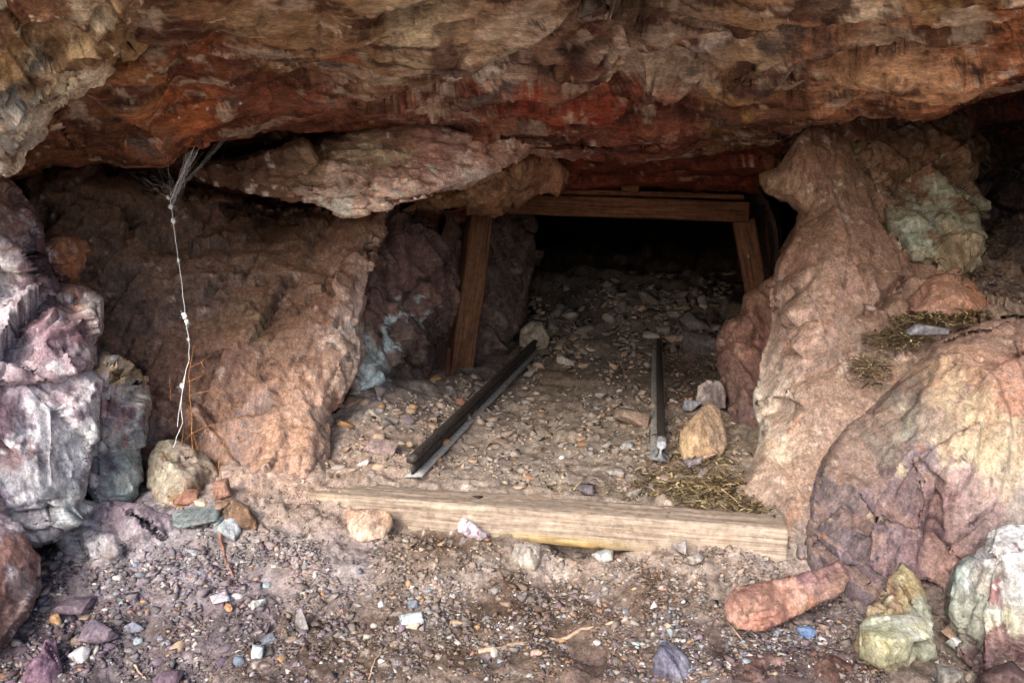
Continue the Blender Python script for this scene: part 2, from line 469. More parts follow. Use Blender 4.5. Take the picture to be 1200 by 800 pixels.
def rbf(ctrl, P):
    C = np.array([(c[0], c[1]) for c in ctrl], float) / 100.0
    v = np.array([c[2] if len(c) == 3 else on_ground(c[2], c[3])[1] + c[4] for c in ctrl], float)
    n = len(C); D = np.sqrt(((C[:, None] - C[None]) ** 2).sum(-1))
    A = np.zeros((n + 3, n + 3)); A[:n, :n] = -D + np.eye(n) * -0.05 * 0; A[:n, n] = 1; A[n, :n] = 1
    A[:n, n + 1:] = C; A[n + 1:, :n] = C.T
    A[:n, :n] += np.eye(n) * 1e-6
    s = np.linalg.lstsq(A, np.concatenate([v, [0, 0, 0]]), rcond=None)[0]
    Q = P / 100.0
    D = np.sqrt(((Q[:, None] - C[None]) ** 2).sum(-1))
    return -D @ s[:n] + s[n] + Q @ s[n + 1:]

def tin(ctrl, P, smoothness=.3):
    """planes between the control points, with a little of the smooth interpolation"""
    sm = rbf(ctrl, P)
    v = np.array([c[2] if len(c) == 3 else on_ground(c[2], c[3])[1] + c[4] for c in ctrl], float)
    pts = [Vector((c[0], c[1])) for c in ctrl]
    res = delaunay_2d_cdt(pts, [], [], 0, 1e-4)
    out = np.full(len(P), np.nan)
    vv = [np.mean([v[j] for j in o]) for o in res[3]]
    for f in res[2]:
        a, b, c = (np.array(res[0][k]) for k in f)
        T = np.array([[b[0] - a[0], c[0] - a[0]], [b[1] - a[1], c[1] - a[1]]])
        if abs(np.linalg.det(T)) < 1e-6: continue
        uv = np.linalg.solve(T, (P - a).T)
        m = (uv[0] >= -1e-9) & (uv[1] >= -1e-9) & (uv.sum(0) <= 1 + 1e-9)
        out[m] = (vv[f[0]] + uv[0] * (vv[f[1]] - vv[f[0]]) + uv[1] * (vv[f[2]] - vv[f[0]]))[m]
    w = np.where(np.isnan(out), 0, 1 - smoothness)
    # fade to the smooth form near the hull
    return sm * (1 - w) + np.nan_to_num(out) * w

def rock_mass(name, outline, depth, cols, seed=1, step=2.3, jit=5.0, edge=18, edge_d=0.06, thick=0.35, shrink=0.3,
              big=1.0, bigscale=.22, broken=1.0, micro=1.0, rimk=.65, calm=.2, joint=1.0, aspect=(1.3, 1, .55), smoothness=.12, joints=None, sq=(1, 1, 1), bed=None, fine=0.0035, crack=0.25,
              lump=0.0, lump_scale=0.12, mat=None, parent=None, close=True, dust=None, **pk):
    """a body of rock: a closed mesh with a front face of its own relief, rounded rims and real thickness"""
    poly = rough_outline(outline, seed, jit)
    lo, hi = poly.min(0) - step, poly.max(0) + step
    nx, ny = int((hi[0] - lo[0]) / step) + 2, int((hi[1] - lo[1]) / step) + 2
    gx, gy = np.meshgrid(lo[0] + step * np.arange(nx), lo[1] + step * np.arange(ny))
    P = np.stack([gx.ravel(), gy.ravel()], -1)
    band = edge + 3 * step
    sd, near = grid_sd(lo, step, nx, ny, poly, band)
    jj = np.stack([fbm(np.c_[P, P[:, :1] * 0], 5, seed + 1, 1), fbm(np.c_[P, P[:, :1] * 0], 5, seed + 2, 1)], -1)
    P = P + jj * step * 0.25
    snap = np.abs(sd) < 0.62 * step
    P[snap] = near[snap]
    ok = (sd < 0) | snap
    idx = np.arange(nx * ny).reshape(ny, nx)
    q = np.stack([idx[:-1, :-1], idx[1:, :-1], idx[1:, 1:], idx[:-1, 1:]], -1).reshape(-1, 4)
    q = q[ok[q].all(1)]
    used = np.unique(q)
    re = np.full(nx * ny, -1); re[used] = np.arange(len(used))
    q = re[q]; P = P[used]; dist = np.maximum(-sd[used], 0); dist[snap[used]] = 0
    wob = np.stack([fbm(np.c_[P, P[:, :1] * 0], 50, seed + 301, 3), fbm(np.c_[P, P[:, :1] * 0], 50, seed + 302, 3)], -1) * 4
    Y = tin(depth, P + wob, smoothness)
    t = np.clip(dist / edge, 0, 1)
    Y = Y + edge_d * .8 * (1 - t)
    # rim walls running back into the hill
    e = np.concatenate([q[:, [0, 1]], q[:, [1, 2]], q[:, [2, 3]], q[:, [3, 0]]])
    key = np.sort(e, 1); kk = key[:, 0].astype(np.int64) * (len(P) + 1) + key[:, 1]
    un, first, cnt = np.unique(kk, return_index=True, return_counts=True)
    be = e[first[cnt == 1]]
    bv = np.unique(be); bm = np.full(len(P), -1); bm[bv] = np.arange(len(bv))
    cen = P.mean(0)
    allP, allY, faces = [P], [Y], [q]
    prev = None; base = len(P)
    rings = (0.04, 0.12, 0.25, 0.5, 0.8, 1.0)
    for k, r in enumerate(rings):
        Pk = cen + (P[bv] - cen) * (1 - shrink * r ** 1.5) if shrink else P[bv].copy()
        allP.append(Pk); allY.append(Y[bv] + thick * r)
        cur = base + k * len(bv)
        a, b = bm[be[:, 0]], bm[be[:, 1]]
        if k == 0: faces.append(np.stack([be[:, 1], be[:, 0], cur + a, cur + b], -1))
        else: faces.append(np.stack([prev + b, prev + a, cur + a, cur + b], -1))
        prev = cur
    tri = None
    if close:
        allP.append(cen[None]); allY.append(np.array([allY[-1].mean() + 0.02]))
        ci = prev + len(bv)
        tri = np.stack([prev + bm[be[:, 1]], prev + bm[be[:, 0]], np.full(len(be), ci)], -1)
    PP = np.concatenate(allP); YY = np.concatenate(allY)
    V = unproject(PP[:, 0], PP[:, 1], YY)
    fa = np.concatenate(faces)
    V0 = V.copy()
    n = vnormals(V, fa)
    h = np.zeros(len(V))
    if lump: h += lump * fbm(V0, lump_scale, seed + 21, 3)
    jr = np.random.default_rng(seed)
    J = np.array(joints) if joints is not None else np.array([[1, .25, .3], [-.25, .9, .35], [-.2, -.35, 1]]) + jr.normal(size=(3, 3)) * .18
    m1 = .25 + .9 * smooth(-.15, .3, fbm(V0, .3, seed + 60, 2))
    m2 = .22 * (1 - calm) + 1.0 * smooth(-.15 + .4 * calm, .2 + .4 * calm, fbm(V0, .2, seed + 61, 3))            # smooth faces beside broken ones
    m3 = .25 + .9 * smooth(-.2, .3, fbm(V0, .09, seed + 62, 3))
    b1, h1, e1 = blocks(V0, bigscale, seed + 7, J, 1.0, .35, .14, aspect)
    b2, h2, e2 = blocks(V0, bigscale * .42, seed + 17, J, .8, .5, .16, aspect)
    b3, h3, e3 = blocks(V0, .034, seed + 27, J, .6, .6, .2, aspect)
    b4, h4, e4 = blocks(V0, .0125, seed + 37, J, .5, .6, .2, aspect)
    h += big * broken * (.42 * b1 * m1 + .46 * b2 * m2) + broken * micro * (.50 * b3 * m2 + .42 * b4 * m3)
    h += .08 * big * scoops(V0, bigscale, seed + 8, sq) + .10 * big * scoops(V0, .075, seed + 38, sq) * m2
    h += .16 * scoops(V0, .024, seed + 76, sq) * m3
    k1_ = np.clip(3 * fbm(V0, .22, seed + 140, 2) + .35, 0, 1); k2_ = np.clip(3 * fbm(V0, .13, seed + 141, 2) + .1, 0, 1)
    h -= joint * (.020 * np.exp(-(e1 / .006) ** 2) * k1_ + .011 * np.exp(-(e2 / .0045) ** 2) * k2_)
    rg = 1 - np.abs(fbm(V0, .03, seed + 91, 5, .6)) * 2
    h += .0014 * rg
    for (bd, bs_, ba) in (bed or ()):
        h += .8 * bedding(V0, bd, bs_, ba, seed + 15)
    h += .5 * fine * fbm(V0, 0.018, seed + 90, 4, 0.65)
    rim = np.concatenate([np.clip(dist / edge, rimk, 1)] + [np.full(len(bv), rimk)] * len(rings) + ([np.zeros(1)] if close else []))
    toc = np.array([0, 0, CAMZ]) - V; toc /= np.linalg.norm(toc, axis=1, keepdims=True)
    nd = n * .6 + toc * .4; nd /= np.linalg.norm(nd, axis=1, keepdims=True)
    V = V + nd * (h * rim)[:, None]
    sh = (T_G[h2][:, :2] * (9 * m2)[:, None] + T_G[h3][:, :2] * (5 * micro * m2)[:, None]) * min(1.5, broken)
    c = paint(PP + sh, V0, cols, seed, **pk) * np.clip(1 + .28 * T_O[h2] * m2 + micro * (.34 * T_O[h3] * m2 + .3 * T_O[h4] * m3), .5, 1.6)[:, None]
    if dust is not None:
        n2 = vnormals(V, fa)
        tt = (smooth(0.35, 0.85, n2[:, 2] + 0.25 * fbm(V0, 0.06, seed + 55, 3)) * dust[1])[:, None]
        c = c * (1 - tt) + lin(dust[0]) * tt
    org = (float(V[:, 0].mean()), float(V[:, 1].mean()), float(V[:, 2].min()))
    return mesh_from(name, V, [fa] + ([tri] if tri is not None else []), mat or M_ROCK, c, False, parent, org if parent is None else (0, 0, 0))

def vnormals(V, q):
    a, b = V[q[:, 2]] - V[q[:, 0]], V[q[:, 3]] - V[q[:, 1]]
    fn = np.cross(a, b); n = np.zeros_like(V)
    for k in range(4):
        for j in range(3):
            n[:, j] += np.bincount(q[:, k], fn[:, j], len(V))
    return n / (np.linalg.norm(n, axis=1, keepdims=True) + 1e-12)

def structure(o): o['kind'] = 'structure'; return o

# ------------------------------------------------------------------ the hill round the cave
def sheet(fn, us, vs):
    U, W = np.meshgrid(us, vs); P = fn(U.ravel(), W.ravel())
    idx = np.arange(U.size).reshape(U.shape)
    q = np.stack([idx[:-1, :-1], idx[:-1, 1:], idx[1:, 1:], idx[1:, :-1]], -1).reshape(-1, 4)
    return P, q

def build_hill():
    parts = []
    lin_ = np.linspace
    parts.append(sheet(lambda u, v: np.stack([u, v, 1.16 + 0.55 * (v - 1.1) + 0 * u], -1), lin_(-9, 9, 120), lin_(1.12, 10, 60)))
    parts.append(sheet(lambda u, v: np.stack([u, 1.85 + 0.25 * np.abs(u + 1.3) * 0.3 + 0.1 * v, v], -1), lin_(-9, -1.32, 90), lin_(-.6, 2.2, 60)))
    parts.append(sheet(lambda u, v: np.stack([u, 1.75 + 0.25 * np.abs(u - 1.3) * 0.3 + 0.1 * v, v], -1), lin_(1.28, 9, 90), lin_(-.6, 2.2, 60)))
    parts.append(sheet(lambda u, v: np.stack([u, 10 + 0 * u, v], -1), lin_(-9, 9, 30), lin_(-.6, 6.2, 20)))
    parts.append(sheet(lambda u, v: np.stack([-9 + 0 * u, u, v], -1), lin_(1.4, 10, 20), lin_(-.6, 6.2, 20)))
    parts.append(sheet(lambda u, v: np.stack([9 + 0 * u, u, v], -1), lin_(1.4, 10, 20), lin_(-.6, 6.2, 20)))
    V, Q, o = [], [], 0
    for P, q in parts:
        V.append(P); Q.append(q + o); o += len(P)
    V = np.concatenate(V); Q = np.concatenate(Q)
    h = 0.18 * facets(V, 0.45, 5, (1, 1, 1), 0.2) + 0.2 * facets(V, 0.15, 6) + 0.03 * fbm(V, 0.2, 8)
    V[:, 1] += np.abs(h) * 0.8; V[:, 2] += h * 0.4
    c = paint(V[:, :2] * 100, V, [(-200, 200, (160, 132, 112)), (200, 200, (150, 112, 88)), (0, 500, (140, 108, 80))], 4,
              mottles=[((186, 160, 136), .3, .2, .3, (1, 1, 2)), ((110, 74, 62), .2, .2, .3, (1, 1, 2))])
    structure(mesh_from('hillside', V, Q, M_ROCK, c))

build_hill()

def build_tunnel():
    ys = np.concatenate([np.linspace(3.30, 5.5, 90), np.linspace(5.55, 8.2, 40)])
    ang = np.linspace(0, 2 * np.pi, 150, endpoint=False)
    Yg, A = np.meshgrid(ys, ang, indexing='ij')
    cx = 0.42 + 0.16 * (Yg - 3.4); cz = 0.32 + 0.05 * (Yg - 3.4)
    rx = 0.70 + 0.12 * smooth(3.6, 4.4, Yg); rz = 0.60
    pw = 0.62
    X = cx + rx * np.sign(np.cos(A)) * np.abs(np.cos(A)) ** pw
    Z = cz + rz * np.sign(np.sin(A)) * np.abs(np.sin(A)) ** pw
    bul = bump2(Yg, Z, 4.25, .25, .28, .5, .34) * (np.cos(A) < -0.3)
    X = X + bul
    V = np.stack([X, Yg, Z], -1).reshape(-1, 3)
    C = np.stack([cx, Yg, cz], -1).reshape(-1, 3)
    n = C - V; n /= np.linalg.norm(n, axis=1, keepdims=True)
    V = V + n * (0.2 * facets(V, .28, 3, (1, 1, 1), .3) + .22 * facets(V, .09, 4, (1, 1, 1), .3) + .2 * facets(V, .03, 6))[:, None]
    idx = np.arange(len(ys) * len(ang)).reshape(len(ys), len(ang)); r = np.roll(idx, -1, 1)
    q = np.stack([idx[:-1], r[:-1], r[1:], idx[1:]], -1).reshape(-1, 4)
    V = np.concatenate([V, [[1.1, 8.4, .5]]])
    tri = np.stack([idx[-1], r[-1], np.full(len(ang), len(V) - 1)], -1)
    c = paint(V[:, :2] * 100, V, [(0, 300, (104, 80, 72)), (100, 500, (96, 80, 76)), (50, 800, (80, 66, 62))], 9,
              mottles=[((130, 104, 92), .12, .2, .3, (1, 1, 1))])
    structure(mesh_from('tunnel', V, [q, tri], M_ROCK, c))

build_tunnel()

# ceiling, back layer above the timber set
structure(rock_mass('rock_ceiling',
    [(-90, 40), (1290, 40), (1290, 140), (1150, 230), (960, 240), (885, 226), (760, 220), (655, 222), (600, 236), (540, 262), (300, 270), (150, 262), (20, 250), (-90, 255)],
    [(0, 200, 2.9), (0, 250, 2.95), (200, 200, 2.95), (200, 250, 3.0), (400, 200, 3.0), (400, 255, 3.15), (600, 232, 3.4), (700, 222, 3.38), (885, 226, 3.4), (700, 190, 3.0),
     (800, 150, 2.62), (0, 60, 2.2), (600, 60, 2.1), (1200, 60, 2.2), (1200, 150, 2.9), (1000, 200, 3.1), (1100, 230, 3.2)],
    [(100, 200, (112, 76, 54)), (200, 230, (120, 88, 66)), (320, 220, (84, 60, 50)), (450, 180, (120, 76, 58)), (620, 200, (128, 66, 46)), (750, 205, (120, 56, 38)),
     (850, 210, (112, 54, 38)), (700, 150, (140, 66, 44)), (850, 140, (150, 84, 56)), (960, 170, (134, 90, 64)), (1150, 150, (96, 66, 54)), (1100, 200, (90, 66, 58))],
    seed=12, aspect=(.4, 1, 1.2), rimk=.3, broken=1.0, micro=.2, sat=.85, lift=1.2, var=.34, joints=[[1, .3, .1], [.2, 1, -.5], [.1, .45, 1]], step=2.6, jit=4, big=.7, sq=(.5, 1.1, 1.4), bed=[((.1, .5, 1), .05, .03)], edge=10, edge_d=0.03, thick=0.5, shrink=0, close=False, mat=M_STRATA,
    mottles=[((150, 66, 40), .07, .1, .25, (.5, 1.3, 1.6)), ((84, 46, 38), .08, .2, .2, (.5, 1.3, 1.6)), ((190, 150, 120), .06, .34, .12, (.5, 1.3, 1.6))]))

# the overhang: front slab
over = structure(rock_mass('rock_overhang',
    [(-110, -170), (1310, -170), (1310, 90), (1200, 106), (1150, 116), (1115, 132), (1070, 141), (1010, 136), (950, 146), (905, 168), (840, 178), (780, 188), (700, 186), (640, 182),
     (560, 170), (500, 156), (440, 150), (400, 152), (330, 148), (262, 160), (232, 171), (214, 178), (196, 194), (150, 194), (120, 190), (90, 196), (60, 190), (20, 206), (-110, 235)],
    [(-90, -150, 1.12), (600, -150, 1.14), (1280, -150, 1.12), (0, 0, 1.5), (300, 0, 1.48), (600, 0, 1.5), (900, 0, 1.5), (1200, 0, 1.45), (600, 60, 1.72), (450, 40, 1.58), (520, 95, 1.8), (440, 100, 1.82), (600, 100, 2.0), (600, 165, 2.55),
     (700, 90, 1.9), (760, 70, 1.95), (700, 170, 2.66), (840, 170, 2.66), (850, 110, 2.05), (100, 195, 2.12), (190, 192, 1.98), (170, 150, 1.86), (250, 160, 2.1), (330, 148, 2.2), (330, 100, 1.98), (450, 150, 2.4), (1000, 135, 2.22), (1080, 138, 2.12), (1200, 104, 1.98),
     (1000, 50, 1.72), (1100, 90, 1.85), (900, 60, 1.75), (880, 95, 1.86), (100, 100, 1.72), (200, 80, 1.7), (300, 60, 1.62), (260, 100, 1.8), (380, 110, 1.98)],
    [(180, 20, (120, 88, 62)), (290, 20, (146, 112, 76)), (370, 30, (158, 124, 86)), (340, 70, (140, 102, 66)), (400, 85, (150, 110, 84)), (230, 80, (132, 76, 44)), (170, 110, (156, 104, 60)), (220, 130, (176, 98, 46)), (290, 100, (118, 70, 48)),
     (140, 140, (120, 78, 50)), (110, 175, (132, 86, 58)), (180, 175, (150, 96, 60)), (300, 135, (134, 78, 56)), (380, 130, (140, 82, 58)), (440, 60, (154, 122, 86)), (490, 30, (196, 172, 136)), (470, 90, (150, 112, 84)),
     (560, 50, (168, 138, 106)), (610, 30, (160, 128, 98)), (550, 95, (206, 186, 166)), (590, 80, (196, 170, 150)), (520, 70, (120, 92, 76)), (640, 60, (150, 116, 92)), (700, 45, (120, 92, 74)), (670, 100, (128, 84, 66)), (680, 70, (86, 64, 56)),
     (730, 60, (190, 164, 144)), (780, 40, (168, 140, 116)), (760, 15, (104, 80, 62)), (820, 60, (150, 126, 108)), (560, 130, (156, 92, 68)), (480, 125, (134, 80, 62)), (640, 130, (150, 74, 48)), (720, 120, (140, 66, 44)), (800, 110, (128, 78, 58)),
     (850, 120, (150, 112, 70)), (600, 155, (150, 98, 76)), (700, 155, (132, 76, 58)), (800, 150, (128, 74, 56)), (880, 70, (180, 146, 112)), (900, 20, (160, 124, 88)), (960, 30, (160, 116, 84)), (900, 85, (120, 92, 80)), (980, 75, (176, 128, 92)),
     (1050, 60, (188, 140, 100)), (1120, 70, (184, 134, 94)), (1180, 50, (168, 104, 60)), (1190, 90, (156, 96, 62)), (1050, 110, (192, 138, 98)), (1000, 115, (184, 126, 88)), (1100, 130, (166, 104, 70)), (1120, 20, (150, 116, 70)), (980, 4, (210, 190, 160)), (920, 130, (128, 86, 60)), (900, 150, (120, 84, 62))],
    seed=23, aspect=(.42, 1, 1.2), rimk=.3, big=.8, broken=1.0, micro=.2, sat=.84, lift=1.2, var=.34, joints=[[1, .3, .1], [.2, 1, -.5], [.1, .45, 1]], step=2.2, jit=5, edge=22, edge_d=0.12, thick=0.5, shrink=0, close=False, mat=M_STRATA, fine=.005, sq=(.6, 1.1, 1.3), bed=[((.12, 1, .3), .19, .08), ((.7, 1, .2), .27, .065), ((-.1, 1, .5), .06, .02)],
    mottles=[((84, 50, 38), .10, .08, .2, (.45, 1.2, 1.4)), ((70, 52, 48), .06, .3, .15, (.4, 1.2, 1.4)), ((206, 184, 158), .06, .36, .12, (.55, 1.1, 1.3)), ((168, 92, 50), .09, .4, .2, (.55, 1.1, 1.3)), ((186, 164, 140), .16, .16, .2, (.8, 1.2, 1.2)), ((100, 88, 84), .13, .3, .15, (.8, 1.2, 1.2))],
    patches=[(200, 125, 60, 20, -20, (188, 112, 56), .6), (550, 92, 60, 16, -25, (226, 210, 194), .9), (480, 40, 40, 26, -40, (210, 188, 152), .8), (610, 40, 60, 12, -35, (200, 178, 154), .7), (440, 95, 50, 8, -12, (190, 160, 128), .6), (1040, 80, 90, 40, -8, (200, 156, 116), .7), (300, 30, 70, 24, -10, (160, 132, 96), .6), (900, 60, 22, 34, 20, (190, 162, 128), .7), (820, 55, 30, 16, -30, (190, 176, 170), .7), (730, 62, 34, 12, -25, (204, 184, 164), .7), (990, 3, 90, 9, 0, (214, 196, 168), .8),
             (650, 118, 120, 14, 3, (158, 64, 36), .7), (870, 128, 34, 9, -10, (172, 128, 60), .7), (680, 70, 14, 16, 60, (70, 50, 46), .7), (760, 8, 30, 12, 0, (80, 56, 44), .6),
             (870, 80, 20, 10, 0, (60, 50, 54), .6), (960, 30, 20, 14, 0, (90, 66, 60), .6)]))

# hanging ledge and the lump behind it: parts of the overhang
def child_of(o, parent):
    o.parent = parent
    o.location = Vector(o.location) - Vector(parent.location)
    return o

ledge = rock_mass('rock_ledge',
    [(225, 192), (270, 186), (330, 172), (400, 154), (440, 148), (500, 146), (560, 150), (640, 158), (720, 170), (775, 192), (740, 193), (700, 190), (660, 184), (622, 180), (604, 190), (560, 212), (500, 230), (440, 246), (402, 250), (384, 240), (360, 235), (300, 224), (262, 216), (230, 206)],
    [(400, 247, 2.22), (400, 178, 2.40), (400, 160, 2.5), (470, 232, 2.28), (250, 200, 2.55), (600, 182, 2.56), (560, 158, 2.46), (560, 205, 2.46), (740, 187, 2.9), (300, 205, 2.45), (300, 185, 2.6), (480, 155, 2.43), (480, 180, 2.40), (430, 212, 2.24), (520, 195, 2.38), (640, 168, 2.58)],
    [(260, 200, (110, 80, 60)), (320, 205, (128, 96, 74)), (370, 190, (140, 112, 84)), (430, 185, (176, 152, 122)), (480, 178, (150, 112, 92)), (400, 240, (214, 192, 174)), (390, 215, (190, 160, 142)), (450, 235, (208, 172, 152)),
     (440, 212, (176, 138, 122)), (500, 215, (204, 168, 154)), (510, 190, (160, 116, 104)), (560, 200, (206, 178, 168)), (570, 178, (160, 116, 100)), (620, 176, (170, 130, 112)), (700, 184, (128, 80, 64))],
    seed=31, aspect=(.45, .9, 1.4), broken=1.2, sat=.75, lift=1.5, joints=[[1, .3, .1], [.2, 1, -.5], [.12, .3, 1]], jit=4, edge=10, edge_d=.05, thick=.7, shrink=0.0, close=False, mat=M_STRATA, big=.6, sq=(.6, .9, 1.8), bed=[((.12, .2, 1), .035, .014)],
    mottles=[((120, 80, 66), .05, .2, .2, (.5, .6, 2.2)), ((224, 206, 190), .04, .3, .15, (.6, .7, 2))],
    patches=[(460, 184, 40, 8, -4, (196, 182, 146), .7)])
ledge['label'] = 'pale dusty hanging ledge'
child_of(ledge, over)
lump = rock_mass('rock_lump',
    [(470, 248), (500, 226), (560, 200), (620, 176), (655, 190), (664, 204), (658, 216), (640, 222), (606, 240), (579, 252), (540, 244), (505, 246)],
    [(480, 245, 3.0), (540, 225, 2.8), (600, 200, 2.75), (655, 205, 2.95), (580, 248, 2.85), (540, 242, 2.85)],
    [(540, 225, (150, 112, 74)), (600, 205, (164, 124, 88)), (640, 210, (160, 110, 82)), (580, 240, (148, 106, 70))],
    seed=33, jit=3, edge=12, edge_d=.06, thick=.5, shrink=0.0, close=False,
    mottles=[((110, 78, 58), .05, .2, .2, (1, 1, 1)), ((190, 156, 116), .05, .3, .2, (1, 1, 1))])
child_of(lump, over)

# pale crag, upper left
set_props(rock_mass('rock_crag',
    [(-110, -170), (250, -170), (190, -20), (160, 15), (150, 45), (128, 70), (118, 98), (92, 112), (72, 130), (46, 160), (24, 178), (6, 198), (-110, 250)],
    [(-90, -150, 1.06), (200, -150, 1.1), (0, 0, 1.26), (100, 0, 1.28), (150, 10, 1.38), (100, 60, 1.38), (60, 100, 1.4), (0, 100, 1.34), (10, 190, 1.5), (40, 140, 1.46), (0, 50, 1.3)],
    [(20, 20, (110, 70, 50)), (60, 10, (140, 100, 70)), (90, 15, (190, 170, 140)), (30, 50, (140, 104, 62)), (80, 55, (172, 140, 96)), (120, 50, (160, 126, 82)), (20, 85, (168, 130, 78)), (70, 85, (196, 172, 136)), (100, 90, (214, 198, 168)),
     (45, 110, (150, 130, 100)), (20, 125, (150, 146, 140)), (45, 135, (184, 172, 152)), (20, 160, (140, 132, 124)), (8, 185, (196, 182, 160)), (140, 15, (150, 118, 84))],
    seed=41, joint=.6, big=.7, broken=.9, micro=.7, lift=1.25, jit=7, edge=16, edge_d=.08, thick=.5, shrink=0.0, close=False, lump=.02, lump_scale=.05, fine=.009,
    mottles=[((112, 80, 50), .05, .15, .2, (1, 1, 1)), ((226, 212, 186), .04, .25, .15, (1, 1, 1)), ((88, 84, 84), .05, .35, .12, (1, 1, 1))]),
    'knobbly tan and cream rock crag jutting down from the roof at the upper left corner', 'rock')

# left back wall
structure(rock_mass('rock_wall',
    [(10, 195), (150, 205), (230, 225), (300, 235), (360, 238), (400, 240), (450, 244), (448, 275), (438, 300), (424, 335), (420, 380), (426, 408), (415, 445), (402, 470), (386, 492), (380, 520), (377, 585), (200, 610), (10, 640)],
    [(440, 255, 2.78), (432, 300, 2.55), (421, 400, 2.36), (380, 550, 2.02), (300, 555, 1.98), (340, 575, 1.95), (200, 560, 2.05), (100, 450, 2.22), (330, 400, 2.34), (360, 470, 2.18), (300, 300, 2.62), (320, 255, 3.05), (290, 260, 2.95), (350, 262, 2.9),
     (150, 300, 2.45), (150, 220, 2.62), (50, 220, 2.5), (250, 450, 2.28), (395, 480, 2.22), (20, 590, 2.15), (290, 490, 2.12), (300, 470, 2.22), (230, 500, 2.14), (200, 380, 2.36), (400, 340, 2.48)],
    [(60, 215, (126, 94, 76)), (140, 225, (142, 108, 82)), (230, 240, (130, 98, 82)), (130, 270, (134, 106, 88)), (200, 290, (140, 110, 92)), (160, 350, (126, 102, 90)), (240, 340, (136, 108, 94)), (270, 320, (140, 110, 92)), (320, 250, (78, 58, 52)), (350, 290, (134, 100, 82)),
     (390, 270, (120, 86, 74)), (400, 320, (186, 146, 124)), (385, 350, (160, 116, 94)), (330, 360, (130, 96, 78)), (310, 370, (150, 120, 78)), (420, 350, (200, 162, 142)), (405, 395, (226, 204, 190)), (350, 400, (170, 126, 102)), (395, 430, (204, 166, 140)), (350, 440, (188, 144, 116)), (300, 430, (160, 116, 92)),
     (250, 420, (140, 98, 78)), (190, 450, (150, 104, 82)), (200, 500, (156, 112, 92)), (260, 480, (172, 124, 98)), (290, 495, (128, 110, 112)), (280, 520, (150, 122, 114)), (330, 510, (192, 146, 116)), (380, 500, (196, 160, 136)), (340, 545, (184, 140, 112)), (260, 545, (150, 120, 104)), (180, 520, (150, 130, 124)), (100, 420, (130, 104, 90)), (60, 300, (104, 80, 66))],
    seed=52, joint=1.0, calm=.15, aspect=(1.2, 1, .7), broken=1.15, joints=[[1, .2, -.45], [-.2, 1, .3], [.5, -.2, 1]], sat=.6, lift=1.0, jit=5, big=.7, bed=[((.8, .3, -.5), .13, .02)], edge=20, edge_d=.07, thick=.6, shrink=0.0, close=False, fine=.005,
    mottles=[((90, 66, 54), .07, .25, .2, (1, 1, 1)), ((208, 178, 154), .05, .36, .12, (1, 1, 1)), ((160, 110, 82), .1, .2, .3, (1, 1, 1))],
    dust=((176, 140, 116), .6)))

# left tunnel side wall, running back behind the left post
structure(rock_mass('rock_side_wall',
    [(405, 225), (600, 232), (626, 262), (624, 300), (620, 335), (612, 372), (598, 404), (560, 440), (520, 460), (470, 470), (420, 500), (392, 560), (372, 560), (372, 480), (400, 420)],
    [(400, 240, 3.05), (430, 250, 3.0), (440, 330, 2.78), (425, 410, 2.60), (385, 530, 2.32), (440, 440, 2.6), (480, 300, 3.0), (480, 420, 2.85), (515, 360, 3.3), (515, 280, 3.45), (520, 430, 3.4), (545, 280, 3.65), (545, 430, 3.6), (600, 260, 3.95), (600, 330, 4.0), (600, 395, 4.0), (622, 300, 4.25)],
    [(440, 270, (96, 72, 66)), (470, 320, (112, 82, 76)), (450, 360, (120, 90, 80)), (500, 290, (96, 72, 70)), (490, 350, (126, 94, 84)), (520, 330, (108, 80, 76)), (520, 400, (96, 76, 74)), (480, 400, (104, 84, 80)), (440, 420, (140, 150, 144)), (470, 430, (128, 108, 98)), (420, 450, (150, 156, 148)), (400, 500, (160, 140, 122)), (590, 320, (100, 82, 78)), (590, 390, (108, 88, 82))],
    seed=61, broken=1.25, sat=.7, lift=1.25, jit=4, big=1.1, bed=[((1, .5, .6), .06, .03)], edge=10, edge_d=.05, thick=.5, shrink=0.0, close=False,
    mottles=[((136, 100, 90), .05, .2, .2, (1, 1, 1)), ((70, 52, 50), .06, .25, .2, (1, 1, 1))],
    patches=[(450, 398, 52, 11, -52, (180, 206, 210), 1), (422, 445, 42, 12, -60, (184, 208, 212), 1), (490, 368, 26, 7, -15, (164, 190, 194), .9), (404, 495, 30, 8, -70, (190, 210, 212), 1)]))

# right: recess wall, lump, debris slope
structure(rock_mass('rock_recess_wall',
    [(1000, 90), (1320, 80), (1320, 420), (1100, 420), (1000, 300)],
    [(1050, 150, 2.85), (1120, 130, 2.9), (1120, 220, 2.95), (1200, 200, 3.05), (1280, 150, 3.0), (1200, 280, 2.85), (1280, 330, 2.6), (1100, 380, 2.6), (1020, 280, 2.8)],
    [(1050, 150, (130, 92, 66)), (1100, 165, (110, 78, 62)), (1160, 160, (78, 58, 54)), (1130, 230, (96, 80, 88)), (1180, 220, (80, 66, 76)), (1200, 280, (84, 68, 64)), (1150, 190, (90, 70, 66))],
    seed=71, broken=1.6, step=2.8, jit=4, edge=10, edge_d=.03, thick=.4, shrink=0.0, close=False,
    mottles=[((110, 100, 116), .08, .25, .2, (1, 1, 1)), ((130, 96, 76), .07, .3, .2, (1, 1, 1))]))
